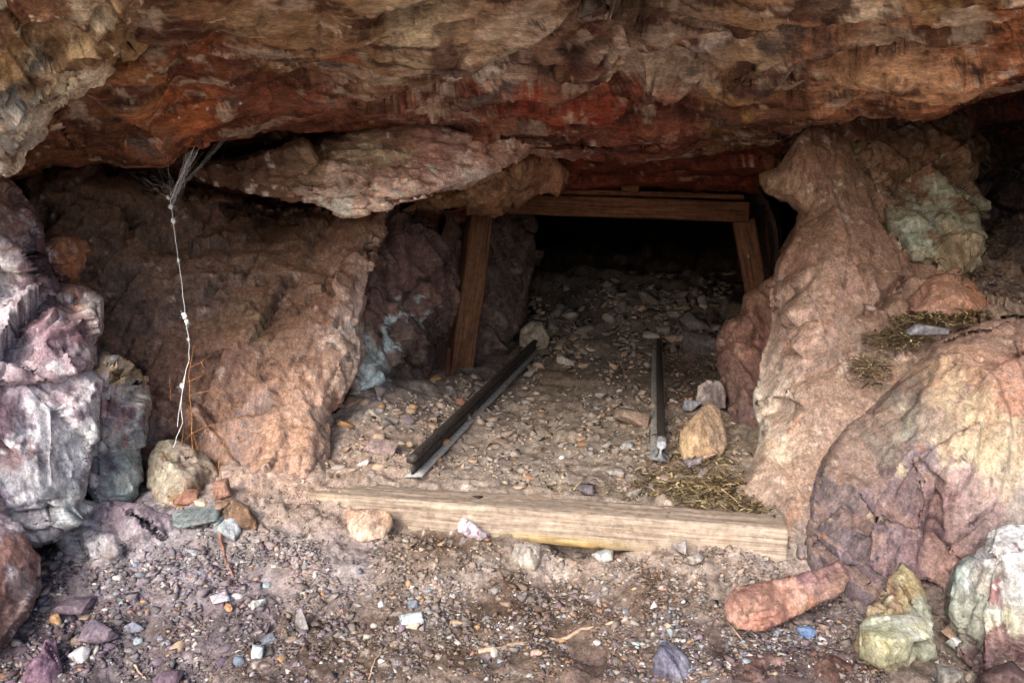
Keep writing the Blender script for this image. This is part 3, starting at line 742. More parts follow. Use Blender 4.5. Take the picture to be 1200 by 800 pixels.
structure(rock_mass('debris_slope',
    [(1095, 320), (1130, 285), (1200, 246), (1320, 236), (1320, 430), (1100, 430)],
    [(1120, 300, 2.62), (1200, 255, 2.75), (1300, 250, 2.75), (1200, 375, 2.15), (1120, 390, 2.18), (1300, 390, 2.1), (1200, 310, 2.45)],
    [(1150, 290, (112, 92, 84)), (1200, 270, (92, 76, 74)), (1180, 330, (120, 102, 90)), (1150, 370, (134, 112, 92)), (1250, 330, (104, 88, 80))],
    seed=75, step=2.4, jit=5, edge=12, edge_d=.05, thick=.3, shrink=0.0, close=False, fine=.006,
    mottles=[((170, 146, 122), .03, .25, .12, (1, 1, 1)), ((76, 62, 62), .03, .2, .15, (1, 1, 1)), ((156, 108, 74), .03, .35, .1, (1, 1, 1))]))
set_props(rock_mass('broken_rock',
    [(1004, 170), (1040, 130), (1140, 130), (1160, 180), (1136, 212), (1150, 248), (1143, 276), (1130, 300), (1098, 312), (1050, 300), (1030, 250)],
    [(1010, 170, 2.62), (1080, 140, 2.64), (1155, 150, 2.7), (1090, 190, 2.5), (1130, 215, 2.56), (1070, 215, 2.46), (1085, 250, 2.40), (1130, 260, 2.44), (1110, 290, 2.36), (1040, 250, 2.46), (1060, 295, 2.36)],
    [(1050, 205, (128, 96, 72)), (1100, 200, (134, 98, 74)), (1060, 230, (140, 124, 100)), (1080, 245, (150, 154, 136)), (1110, 255, (158, 166, 146)), (1130, 260, (150, 150, 128)), (1110, 285, (156, 138, 108)), (1080, 270, (140, 150, 134)), (1130, 225, (130, 104, 82))],
    seed=78, broken=1.5, jit=6, edge=8, edge_d=.05, thick=.45, shrink=0.1, lump=.015, lump_scale=.06,
    mottles=[((172, 184, 166), .04, .25, .15, (1, 1, 1)), ((112, 82, 62), .05, .2, .2, (1, 1, 1))]),
    'grey-green broken rock face above the rock pillar, before the dark right recess', 'rock')

# right pillar
set_props(rock_mass('rock_pillar',
    [(890, 202), (912, 196), (925, 176), (935, 150), (960, 120), (1050, 120), (1054, 190), (1060, 230), (1064, 262), (1100, 306), (1136, 330), (1160, 360), (1170, 420), (1090, 480), (1000, 570), (985, 690), (935, 665), (916, 640), (912, 606), (880, 600), (862, 580), (872, 556), (884, 535), (889, 500), (882, 460), (890, 430), (903, 395), (905, 340), (918, 300), (934, 264), (938, 248), (924, 236), (898, 228), (889, 214)],
    [(895, 215, 2.5), (960, 190, 2.5), (1000, 150, 2.62), (940, 130, 2.6), (935, 250, 2.55), (980, 240, 2.45), (1040, 220, 2.6), (1000, 300, 2.3), (940, 290, 2.42), (910, 340, 2.46), (905, 390, 2.36), (930, 370, 2.2), (960, 380, 2.16), (888, 470, 2.2), (910, 460, 2.08), (940, 480, 2.02), (885, 555, 1.96), (930, 600, 1.8), (900, 590, 1.87),
     (1100, 340, 2.34), (1062, 318, 2.32), (1082, 308, 2.40), (1076, 322, 2.36), (1040, 334, 2.24), (1050, 340, 2.33), (1056, 348, 2.24), (1018, 352, 2.2), (1026, 360, 2.27), (1032, 368, 2.17), (1000, 376, 2.15), (1050, 400, 2.1), (1150, 380, 2.2), (1000, 500, 1.95), (960, 600, 1.78), (960, 660, 1.7), (1080, 450, 2.02), (970, 300, 2.3)],
    [(905, 215, (160, 120, 80)), (945, 200, (170, 118, 90)), (930, 220, (180, 140, 104)), (990, 180, (158, 112, 80)), (1020, 150, (160, 106, 74)), (960, 150, (140, 92, 64)), (980, 220, (164, 122, 90)), (1030, 220, (150, 112, 84)), (960, 250, (156, 114, 84)), (940, 270, (150, 106, 76)), (1000, 270, (172, 122, 92)), (1040, 270, (150, 106, 82)),
     (930, 310, (170, 122, 94)), (960, 330, (204, 160, 136)), (930, 350, (206, 164, 138)), (1000, 330, (190, 142, 118)), (1050, 320, (152, 108, 86)), (1080, 330, (140, 100, 80)), (1030, 370, (150, 112, 92)), (1120, 350, (166, 116, 90)), (925, 390, (214, 172, 150)), (960, 390, (200, 156, 134)), (990, 400, (150, 122, 108)), (950, 430, (166, 136, 120)),  # brighter anchors on the front-left face put its light into the colour
     (910, 440, (206, 176, 152)), (892, 470, (214, 202, 182)), (900, 500, (212, 198, 172)), (925, 490, (204, 172, 146)), (960, 470, (164, 130, 112)), (1000, 450, (148, 120, 106)), (1040, 430, (140, 116, 100)), (900, 530, (206, 186, 152)), (930, 540, (186, 150, 120)), (960, 530, (150, 122, 108)), (890, 570, (164, 136, 116)), (930, 590, (160, 132, 114)), (960, 590, (140, 116, 108)), (940, 640, (138, 116, 112)), (1060, 400, (134, 112, 92))],
    seed=84, joint=.6, rimk=.4, calm=.85, aspect=(1.5, 1, .4), broken=.9, micro=.7, sat=.62, lift=.86, step=2.1, jit=5, edge=9, big=.55, bed=[((1, .2, -.5), .11, .02)], edge_d=.06, thick=.6, shrink=0.0, close=False, fine=.004,
    mottles=[((224, 198, 178), .06, .32, .15, (1, 1, 1)), ((126, 92, 76), .06, .28, .2, (1, 1, 1)), ((176, 120, 84), .1, .25, .25, (1, 1, 1))],
    dust=((170, 142, 120), .4)),
    'tall pinkish tan rock pillar at the right side of the mine entrance', 'rock')
set_props(rock_mass('rock_column',
    [(905, 322), (886, 336), (872, 346), (866, 366), (850, 378), (841, 400), (842, 430), (850, 468), (858, 505), (862, 540), (885, 560), (900, 500), (900, 440), (912, 390), (912, 330)],
    [(890, 340, 2.75), (872, 350, 2.72), (845, 400, 2.72), (880, 380, 2.6), (870, 450, 2.5), (850, 470, 2.62), (870, 520, 2.36), (900, 400, 2.62), (890, 540, 2.25)],
    [(885, 350, (156, 116, 96)), (875, 380, (140, 104, 92)), (850, 410, (128, 96, 84)), (885, 400, (150, 104, 92)), (875, 430, (132, 98, 90)), (860, 460, (134, 106, 96)), (880, 480, (128, 98, 94)), (870, 530, (140, 116, 106))],
    big=.6, rimk=.3, bigscale=.12, seed=88, broken=1.3, jit=3, edge=6, edge_d=.06, thick=.35, shrink=.1,
    mottles=[((176, 140, 122), .04, .3, .15, (1, 1, 1)), ((96, 70, 66), .05, .25, .2, (1, 1, 1))]),
    'narrow reddish brown rock column standing in front of the right timber post', 'rock')
set_props(rock_mass('wedge_rock',
    [(1066, 352), (1080, 328), (1100, 318), (1116, 316), (1140, 334), (1166, 358), (1156, 368), (1100, 372), (1062, 368)],
    [(1070, 365, 2.16), (1080, 330, 2.28), (1110, 318, 2.3), (1120, 345, 2.14), (1150, 365, 2.16), (1165, 360, 2.25)],
    [(1080, 350, (160, 116, 96)), (1110, 335, (168, 122, 96)), (1140, 350, (176, 122, 92)), (1120, 365, (150, 114, 94))],
    big=.6, rimk=.3, bigscale=.1, joint=.35, seed=91, broken=1.2, jit=2, edge=5, edge_d=.05, thick=.22, shrink=.3,
    mottles=[((196, 150, 122), .05, .3, .2, (1, 1, 1))]),
    'low orange-brown wedge of rock lying on the ledge at the pillar foot', 'rock')

# big boulder, lower right
set_props(rock_mass('boulder',
    [(938, 648), (946, 590), (962, 536), (990, 498), (1040, 458), (1068, 430), (1092, 402), (1150, 378), (1240, 364), (1330, 366), (1330, 800), (1130, 790), (1100, 765), (1060, 740), (1010, 735), (980, 716), (950, 688)],
    [(950, 625, 1.71), (962, 540, 1.87), (1000, 495, 1.95), (1045, 456, 1.97), (1095, 404, 2.0), (1200, 372, 2.1), (1310, 368, 2.1), (1105, 418, 1.86), (1085, 460, 1.80), (1065, 530, 1.70), (1035, 600, 1.60), (1020, 660, 1.56), (1200, 415, 1.78), (1160, 440, 1.72), (1150, 500, 1.64), (1200, 520, 1.60), (1200, 600, 1.56),
     (1094, 560, 1.65), (1080, 560, 1.63), (1106, 560, 1.61), (1092, 620, 1.645), (1080, 620, 1.60), (1104, 620, 1.60), (1090, 690, 1.60), (1102, 690, 1.55), (1078, 680, 1.56), (1030, 560, 1.74), (1046, 590, 1.68), (985, 664, 1.61), (980, 715, 1.60), (1010, 735, 1.56), (1060, 740, 1.54), (1060, 690, 1.535), (1100, 740, 1.52), (1000, 570, 1.72), (1010, 620, 1.62), (1310, 500, 1.6), (1310, 760, 1.42), (1200, 700, 1.5), (1130, 660, 1.6)],
    [(1100, 405, (150, 116, 102)), (1150, 390, (156, 118, 104)), (1195, 395, (150, 112, 100)), (1060, 450, (138, 118, 106)), (1020, 490, (134, 114, 106)), (980, 530, (130, 110, 108)), (960, 580, (116, 100, 104)), (955, 630, (116, 100, 106)), (1010, 530, (146, 128, 118)), (1050, 480, (150, 140, 124)), (1060, 510, (168, 168, 150)),
     (1110, 430, (206, 164, 112)), (1150, 425, (200, 148, 108)), (1190, 430, (170, 108, 84)), (1120, 470, (206, 182, 132)), (1160, 480, (198, 166, 120)), (1190, 470, (190, 124, 86)), (1090, 490, (160, 140, 120)), (1150, 520, (202, 180, 134)), (1190, 520, (196, 172, 130)), (1110, 530, (200, 176, 140)), (1080, 540, (150, 130, 140)), (1130, 560, (172, 140, 134)), (1180, 560, (196, 176, 142)),
     (1160, 600, (170, 138, 134)), (1190, 600, (166, 150, 138)), (1060, 560, (140, 116, 122)), (1030, 600, (134, 110, 118)), (1050, 640, (136, 108, 116)), (1090, 620, (120, 88, 98)), (1080, 670, (128, 96, 106)), (1110, 600, (150, 112, 112)), (1110, 660, (170, 124, 112)), (1000, 640, (128, 108, 116)), (1020, 680, (126, 106, 116)), (1140, 640, (164, 130, 128)), (1200, 640, (140, 124, 124))],
    seed=95, joint=.8, rimk=.15, calm=.55, aspect=(1.6, 1, .4), broken=1.0, micro=.8, sat=.62, lift=.76, joints=[[1, .2, -.55], [.1, 1, .2], [.5, -.2, 1]], step=2.1, jit=4, big=.55, bed=[((.9, .2, -.45), .07, .022)], edge=10, edge_d=.05, thick=.5, shrink=.06, fine=.004,
    mottles=[((214, 196, 156), .06, .35, .15, (1.3, 1, .7)), ((98, 76, 92), .05, .3, .15, (1.5, 1, .6)), ((180, 112, 76), .06, .38, .15, (1, 1, 1))],
    dust=((156, 128, 112), .45)),
    'huge boulder with yellow front and mauve left side at the lower right, beside the pillar', 'boulder')

# left outcrop blocks
G_OUT = 'fractured rock blocks of the left outcrop'
def outcrop(name, label, outline, depth, cols, seed, **k):
    a = dict(rimk=.4, micro=.7, calm=.2, aspect=(1.6, 1, .5), broken=1.2, sat=.75, lift=.95, joints=[[1, -.15, .28], [-.3, 1, .2], [-.15, .1, 1]], jit=3.5, bed=[((1, -.2, .35), .085, .016), ((1, -.1, .3), .03, .006)], big=.95, edge=8, edge_d=.04, thick=.35, shrink=.05, fine=.004,
             mottles=[((206, 200, 206), .05, .25, .15, (1, 1, 1)), ((100, 76, 92), .05, .25, .15, (1, 1, 1)), ((168, 124, 104), .05, .42, .12, (1, 1, 1))])
    a.update(k)
    return set_props(rock_mass(name, outline, depth, cols, seed, **a), label, 'rock', G_OUT)

outcrop('outcrop_block', 'purple and white fractured rock block at the upper left edge under the pale crag',
    [(-110, 190), (0, 204), (20, 224), (34, 244), (46, 262), (52, 300), (60, 340), (40, 372), (-110, 380)],
    [(-90, 200, 1.95), (0, 215, 1.98), (40, 260, 1.98), (20, 300, 1.88), (0, 280, 1.86), (40, 350, 1.9), (-90, 360, 1.78)],
    [(5, 225, (170, 130, 114)), (20, 240, (150, 116, 112)), (30, 265, (112, 90, 106)), (10, 270, (176, 162, 172)), (5, 310, (196, 192, 196)), (40, 300, (112, 84, 92)), (25, 330, (120, 96, 110)), (10, 350, (170, 160, 172))], 101)
outcrop('outcrop_block', 'red and purple upright slab with a rusty orange right edge in the left outcrop',
    [(30, 380), (40, 300), (52, 285), (72, 272), (92, 278), (100, 288), (98, 312), (88, 334), (80, 380)],
    [(40, 350, 1.98), (55, 300, 2.0), (75, 275, 2.06), (96, 290, 2.14), (70, 320, 1.96), (88, 330, 2.08), (60, 370, 1.94)],
    [(50, 300, (130, 88, 84)), (60, 320, (140, 90, 86)), (75, 285, (166, 112, 78)), (94, 300, (196, 136, 88)), (84, 325, (190, 124, 78)), (55, 345, (120, 92, 108)), (70, 350, (116, 86, 92)), (40, 370, (130, 108, 120))], 103)
outcrop('outcrop_block', 'pinkish lilac rock block in the middle of the left outcrop with pale top corner',
    [(-110, 350), (0, 352), (40, 348), (62, 336), (88, 332), (108, 336), (123, 349), (121, 378), (114, 400), (112, 425), (70, 450), (-110, 460)],
    [(-90, 360, 1.72), (0, 370, 1.8), (60, 345, 1.94), (115, 345, 1.96), (90, 380, 1.84), (110, 415, 1.88), (50, 420, 1.76), (20, 400, 1.76), (60, 385, 1.8)],
    [(90, 340, (176, 130, 112)), (116, 355, (200, 190, 186)), (80, 365, (130, 104, 110)), (60, 390, (150, 116, 130)), (95, 390, (140, 104, 112)), (110, 400, (170, 160, 170)), (40, 410, (176, 150, 158)), (10, 370, (190, 182, 192)), (20, 400, (176, 164, 178)), (40, 360, (140, 108, 112)), (70, 420, (164, 140, 150))], 105)
outcrop('outcrop_block', 'large bluish white rock block at the left with purple stains',
    [(-110, 430), (20, 425), (60, 418), (100, 428), (120, 446), (118, 500), (108, 555), (98, 592), (72, 615), (20, 645), (-110, 680)],
    [(-90, 440, 1.6), (20, 440, 1.72), (100, 435, 1.84), (115, 470, 1.8), (60, 480, 1.7), (60, 560, 1.66), (100, 560, 1.74), (20, 620, 1.64), (80, 605, 1.7), (-90, 640, 1.5)],
    [(30, 440, (176, 160, 172)), (80, 440, (196, 180, 188)), (60, 470, (196, 190, 200)), (100, 470, (206, 200, 206)), (40, 510, (190, 190, 200)), (90, 510, (204, 206, 210)), (70, 540, (190, 192, 200)), (30, 570, (164, 164, 172)), (70, 580, (170, 178, 182)), (40, 610, (150, 146, 152)), (10, 530, (140, 116, 120)), (5, 480, (112, 90, 104)), (10, 600, (160, 156, 158)), (110, 540, (150, 150, 160))], 107,
    mottles=[((220, 220, 226), .06, .2, .2, (1, 1, 1)), ((136, 112, 130), .05, .3, .12, (1, 1, 1)), ((120, 130, 136), .06, .35, .12, (1, 1, 1))])
outcrop('outcrop_block', 'grey-teal rock block with a cream top corner at the right of the outcrop',
    [(98, 425), (122, 413), (146, 424), (160, 436), (158, 455), (167, 442), (166, 500), (167, 550), (164, 580), (150, 590), (110, 596), (92, 560), (96, 480)],
    [(105, 425, 1.96), (155, 435, 1.98), (130, 450, 1.9), (120, 520, 1.84), (163, 480, 2.0), (160, 570, 1.86), (110, 580, 1.8)],
    [(125, 425, (206, 180, 140)), (150, 438, (204, 176, 132)), (120, 450, (196, 186, 190)), (145, 460, (176, 170, 168)), (130, 480, (150, 120, 128)), (112, 500, (190, 190, 194)), (145, 500, (146, 152, 156)), (160, 480, (150, 144, 132)), (150, 540, (140, 158, 160)), (120, 550, (112, 112, 124)), (150, 575, (136, 150, 150)), (162, 540, (150, 160, 160))], 109)
outcrop('outcrop_block', 'reddish brown broken rock at the very left edge, low in front of the white block',
    [(-110, 540), (-10, 560), (8, 580), (18, 604), (28, 630), (42, 656), (46, 690), (36, 715), (10, 760), (-110, 800)],
    [(-90, 560, 1.5), (0, 580, 1.6), (30, 650, 1.56), (10, 660, 1.5), (0, 720, 1.46), (40, 690, 1.54), (-90, 760, 1.34)],
    [(5, 590, (150, 130, 140)), (10, 620, (140, 120, 130)), (15, 650, (166, 120, 106)), (30, 670, (160, 118, 108)), (10, 690, (150, 110, 98)), (38, 690, (150, 130, 128)), (5, 740, (110, 84, 80))], 111)
set_props(rock_mass('buff_rock',
    [(176, 532), (186, 518), (204, 514), (226, 524), (246, 534), (255, 552), (256, 580), (246, 596), (214, 600), (188, 592), (172, 570)],
    [(185, 530, 1.97), (240, 540, 1.97), (215, 560, 1.84), (250, 570, 1.92), (215, 592, 1.8), (180, 575, 1.9)],
    [(195, 530, (196, 186, 160)), (190, 560, (170, 160, 140)), (225, 545, (186, 164, 146)), (240, 560, (176, 150, 124)), (215, 580, (188, 142, 86)), (240, 585, (164, 108, 64))],
    rimk=.3, lift=.78, bigscale=.1, joint=.35, seed=115, broken=.8, big=.4, smoothness=.05, jit=2, edge=3, edge_d=.015, thick=.25, shrink=.2,
    mottles=[((206, 198, 180), .04, .25, .15, (1, 1, 1)), ((150, 90, 50), .05, .35, .15, (1, 1, 1))]),
    'buff rock with ochre lower half at the foot of the left wall below the cobweb', 'rock')

def small_rock(name, label, outline, cols, seed, lean=.5, **k):
    """a loose rock: its foot on the ground, its face leaning back"""
    o = np.array(outline, float); yb = o[:, 1].max(); xb = float(o[o[:, 1].argmax(), 0]); h = yb - o[:, 1].min()
    Yb = on_ground(min(max(xb, 2), 1198), min(yb, 799))[1]; s_ = Yb / F; H = h * s_
    x0, x1 = o[:, 0].min(), o[:, 0].max(); W = (x1 - x0) * s_; xm = o[:, 0].mean(); r = random.Random(seed)
    dep = [(xb, yb, Yb - .01), (x0, yb - h * .3, Yb + W * .22), (x1, yb - h * .3, Yb + W * .18), (xm, o[:, 1].min(), Yb + H * lean + .02),
           (xm + (x1 - x0) * r.uniform(-.25, .25), yb - h * r.uniform(.4, .7), Yb + H * lean * .25 - .01), (xm + (x1 - x0) * r.uniform(-.3, .3), yb - h * .8, Yb + H * lean * .6)]
    a = dict(jit=1.6, edge=3, edge_d=.008, thick=W * .6, shrink=.3, bigscale=.07, broken=.6, big=.35, joint=.25, rimk=.3, smoothness=.05, calm=.3, step=1.7, fine=.002)
    a.update(k)
    return set_props(rock_mass(name, outline, dep, cols, seed, **a), label, 'rock')

small_rock('ochre_rock', 'large ochre triangular stone leaning by the right rail',
    [(795, 528), (797, 505), (812, 488), (829, 469), (842, 478), (849, 498), (853, 520), (846, 534), (820, 540), (800, 538)],
    [(815, 500, (160, 130, 98)), (835, 485, (156, 130, 104)), (840, 515, (150, 126, 104)), (805, 525, (164, 138, 96)), (825, 520, (170, 140, 104))], 131)
small_rock('rounded_rock', 'rounded grey stone between the ochre stone and the rock column',
    [(815, 470), (818, 452), (830, 444), (846, 446), (852, 462), (850, 478), (830, 480)], [(830, 450, (176, 164, 158)), (840, 470, (120, 108, 108))], 132, broken=.6, jit=1)
small_rock('upright_rock', 'pale grey upright stone at the far end of the left rail',
    [(608, 404), (610, 386), (622, 376), (636, 380), (645, 396), (642, 408), (620, 412)], [(625, 385, (160, 150, 136)), (625, 405, (150, 138, 122))], 133, broken=.7, jit=1.5)
small_rock('buff_block', 'square buff rock against the buried left end of the sill timber',
    [(406, 600), (420, 596), (445, 596), (459, 602), (460, 616), (452, 630), (425, 636), (408, 630)], [(415, 605, (190, 146, 116)), (450, 605, (198, 162, 130)), (430, 620, (190, 168, 146)), (430, 598, (150, 122, 104))], 134, lean=.2)
small_rock('slab_stone', 'upright grey slab stone leaning on the sill timber',
    [(605, 668), (600, 650), (604, 636), (618, 634), (632, 640), (634, 656), (626, 670)], [(612, 645, (164, 156, 146)), (622, 660, (172, 164, 152))], 135, broken=.7, lean=.3)
small_rock('lilac_stone', 'white and lilac angular stone against the sill timber',
    [(537, 612), (542, 604), (556, 612), (572, 624), (570, 632), (552, 630), (538, 622)], [(545, 612, (206, 198, 208)), (562, 624, (190, 176, 190))], 136, broken=.9)
small_rock('brown_rock', 'brown rounded rock at the foot of the left wall above the grey-blue stone',
    [(242, 600), (250, 588), (275, 584), (292, 594), (304, 612), (300, 622), (280, 618), (255, 608)], [(260, 595, (142, 112, 88)), (290, 605, (132, 100, 76)), (275, 612, (120, 96, 78))], 137, broken=.6)
small_rock('split_stone', 'grey-blue split stone below the brown rock at the wall foot',
    [(242, 608), (262, 602), (280, 606), (284, 624), (274, 634), (262, 628), (250, 626)], [(255, 612, (150, 166, 166)), (272, 615, (172, 180, 190)), (268, 628, (130, 146, 150))], 138)
small_rock('purple_rock', 'dark purple rock at the bottom left corner',
    [(24, 800), (32, 778), (48, 765), (52, 748), (66, 750), (72, 775), (76, 800), (70, 815), (30, 815)], [(60, 760, (130, 100, 120)), (40, 785, (116, 88, 106)), (65, 795, (104, 80, 96))], 139, broken=.8)
small_rock('slate_rock', 'dark blue-grey rock at the bottom right of centre',
    [(763, 792), (766, 768), (776, 752), (788, 754), (806, 770), (808, 790), (796, 802), (770, 802)], [(775, 765, (100, 98, 116)), (795, 775, (132, 132, 152)), (780, 792, (84, 80, 92))], 140, broken=.8)
small_rock('maroon_rock', 'broad dark maroon rock at the bottom edge below the pinkish slab',
    [(838, 790), (850, 775), (880, 768), (915, 766), (925, 785), (920, 812), (850, 815)], [(870, 780, (100, 74, 68)), (905, 775, (118, 92, 86)), (880, 800, (84, 62, 58))], 141, broken=.9, jit=3)
small_rock('maroon_rock', 'dark maroon rock at the bottom edge left of the pale green block',
    [(925, 800), (934, 776), (955, 762), (980, 766), (1002, 780), (1008, 805), (985, 815), (930, 815)], [(960, 775, (108, 80, 70)), (985, 790, (92, 66, 58)), (945, 795, (88, 62, 58))], 142, broken=.9, jit=3)
small_rock('crumbly_mound', 'crumbly whitish grey mound of rock at the foot of the white outcrop block',
    [(70, 640), (60, 610), (90, 592), (130, 588), (170, 592), (205, 606), (215, 630), (190, 645), (150, 656), (110, 664), (80, 660)],
    [(90, 610, (172, 168, 172)), (140, 600, (128, 112, 124)), (180, 605, (130, 114, 126)), (120, 635, (168, 164, 168)), (180, 630, (160, 150, 156)), (90, 645, (156, 150, 154))], 143, broken=2.4, lump=.02, lump_scale=.05, jit=6, edge=10, lean=1.1, bigscale=.12, step=2.1)

# front right rocks
set_props(rock_mass('slab_rock',
    [(849, 706), (860, 688), (900, 679), (944, 670), (985, 655), (997, 674), (990, 692), (940, 718), (898, 738), (862, 737), (850, 722)],
    [(852, 712, 860, 737, .0), (858, 690, 866, 737, .02), (910, 677, 910, 730, .02), (985, 657, 985, 712, .02), (994, 672, 990, 710, .0), (991, 687, 990, 710, -.04), (974, 703, 974, 712, -.05), (926, 723, 926, 728, -.05), (866, 737, 866, 738, -.04), (880, 703, 880, 736, -.055), (960, 684, 960, 716, -.05)],
    [(870, 695, (176, 128, 112)), (900, 700, (184, 134, 112)), (880, 715, (196, 150, 128)), (930, 690, (190, 146, 124)), (945, 676, (146, 108, 112)), (975, 668, (160, 120, 116)), (985, 682, (182, 142, 124)), (940, 705, (192, 138, 108)), (975, 690, (166, 128, 120)), (900, 728, (176, 122, 104)), (920, 678, (150, 104, 106))],
    bigscale=.09, rimk=.3, joint=.35, seed=121, lift=.78, broken=.7, big=.3, smoothness=.05, calm=.2, aspect=(.6, 1, 1.3), jit=2, edge=3, edge_d=.01, thick=.16, shrink=.35,
    mottles=[((206, 166, 144), .04, .25, .15, (1, 1, 1)), ((130, 90, 96), .04, .3, .15, (1, 1, 1)), ((190, 130, 90), .04, .4, .12, (1, 1, 1))]),
    'long pinkish red slab of rock lying on gravel before the huge boulder', 'rock')
set_props(rock_mass('pointed_rock',
    [(998, 760), (1006, 736), (1020, 712), (1036, 690), (1046, 668), (1058, 658), (1070, 668), (1084, 694), (1092, 722), (1096, 770), (1050, 785), (1005, 780)],
    [(1005, 760, 1005, 775, .02), (1050, 668, 1050, 780, .13), (1060, 700, 1060, 780, .06), (1040, 730, 1040, 780, 0), (1090, 740, 1090, 775, .04), (1050, 775, 1050, 780, -.02)],
    [(1050, 680, (160, 146, 106)), (1065, 700, (150, 132, 90)), (1035, 705, (146, 116, 92)), (1050, 720, (164, 150, 104)), (1080, 720, (150, 154, 136)), (1020, 740, (140, 124, 92)), (1070, 745, (158, 160, 138))],
    bigscale=.09, joint=.35, seed=124, lift=.88, broken=1.0, smoothness=.05, jit=2.5, edge=3, edge_d=.015, thick=.2, shrink=.25,
    mottles=[((186, 182, 150), .04, .25, .15, (1, 1, 1)), ((120, 84, 60), .04, .3, .15, (1, 1, 1))]),
    'pointed olive-yellow rock leaning against the foot of the huge boulder', 'rock')
set_props(rock_mass('block_rock',
    [(1008, 732), (1022, 722), (1060, 720), (1092, 726), (1094, 748), (1070, 752), (1064, 772), (1030, 782), (1008, 770)],
    [(1008, 732, 1010, 775, -.02), (1090, 726, 1080, 770, .0), (1050, 720, 1050, 780, .0), (1013, 746, 1015, 775, -.085), (1090, 748, 1080, 770, -.07), (1050, 750, 1050, 780, -.10), (1030, 780, 1030, 782, -.09), (1064, 772, 1060, 775, -.085), (1008, 770, 1010, 778, -.06)],
    [(1030, 730, (200, 204, 180)), (1070, 732, (206, 208, 190)), (1030, 755, (170, 170, 130)), (1060, 750, (188, 186, 150)), (1020, 775, (168, 164, 128))],
    bigscale=.09, joint=.35, seed=126, lift=.88, broken=.6, big=.3, smoothness=.05, jit=1.5, edge=3, edge_d=.01, thick=.12, shrink=.25,
    mottles=[((160, 150, 96), .03, .3, .15, (1, 1, 1))]),
    'squarish pale green rock block in front of the pointed olive-yellow rock', 'rock')
set_props(rock_mass('white_rock',
    [(1112, 740), (1116, 690), (1120, 664), (1136, 650), (1150, 640), (1156, 622), (1172, 616), (1230, 612), (1330, 640), (1330, 860), (1160, 860), (1140, 790), (1120, 770)],
    [(1112, 740, 1.42), (1118, 664, 1.45), (1150, 640, 1.43), (1157, 640, 1.36), (1152, 720, 1.335), (1150, 790, 1.30), (1170, 617, 1.43), (1168, 650, 1.345), (1230, 642, 1.34), (1230, 614, 1.43), (1330, 640, 1.38), (1230, 720, 1.31), (1300, 830, 1.22), (1160, 850, 1.25), (1130, 770, 1.38)],
    [(1180, 625, (216, 220, 222)), (1195, 650, (206, 212, 214)), (1165, 640, (206, 204, 204)), (1135, 665, (176, 196, 190)), (1155, 670, (190, 190, 180)), (1170, 690, (160, 110, 110)), (1190, 690, (190, 194, 192)), (1130, 700, (170, 176, 160)), (1150, 720, (186, 190, 170)), (1180, 730, (190, 188, 160)), (1165, 750, (120, 84, 84)), (1190, 760, (104, 72, 76)), (1150, 770, (120, 92, 92)), (1195, 790, (110, 84, 84)), (1230, 680, (196, 200, 196))],
    rimk=.35, big=.7, seed=128, broken=.8, smoothness=.05, lift=.76, sat=.75, jit=3, edge=3, edge_d=.015, thick=.3, shrink=.15,
    mottles=[((226, 230, 230), .05, .25, .15, (1, 1, 1)), ((128, 84, 92), .05, .35, .12, (1.6, 1, .6)), ((186, 176, 120), .05, .4, .12, (1.6, 1, .6))]),
    'white and pale teal rock with maroon stains at the lower right corner', 'rock')

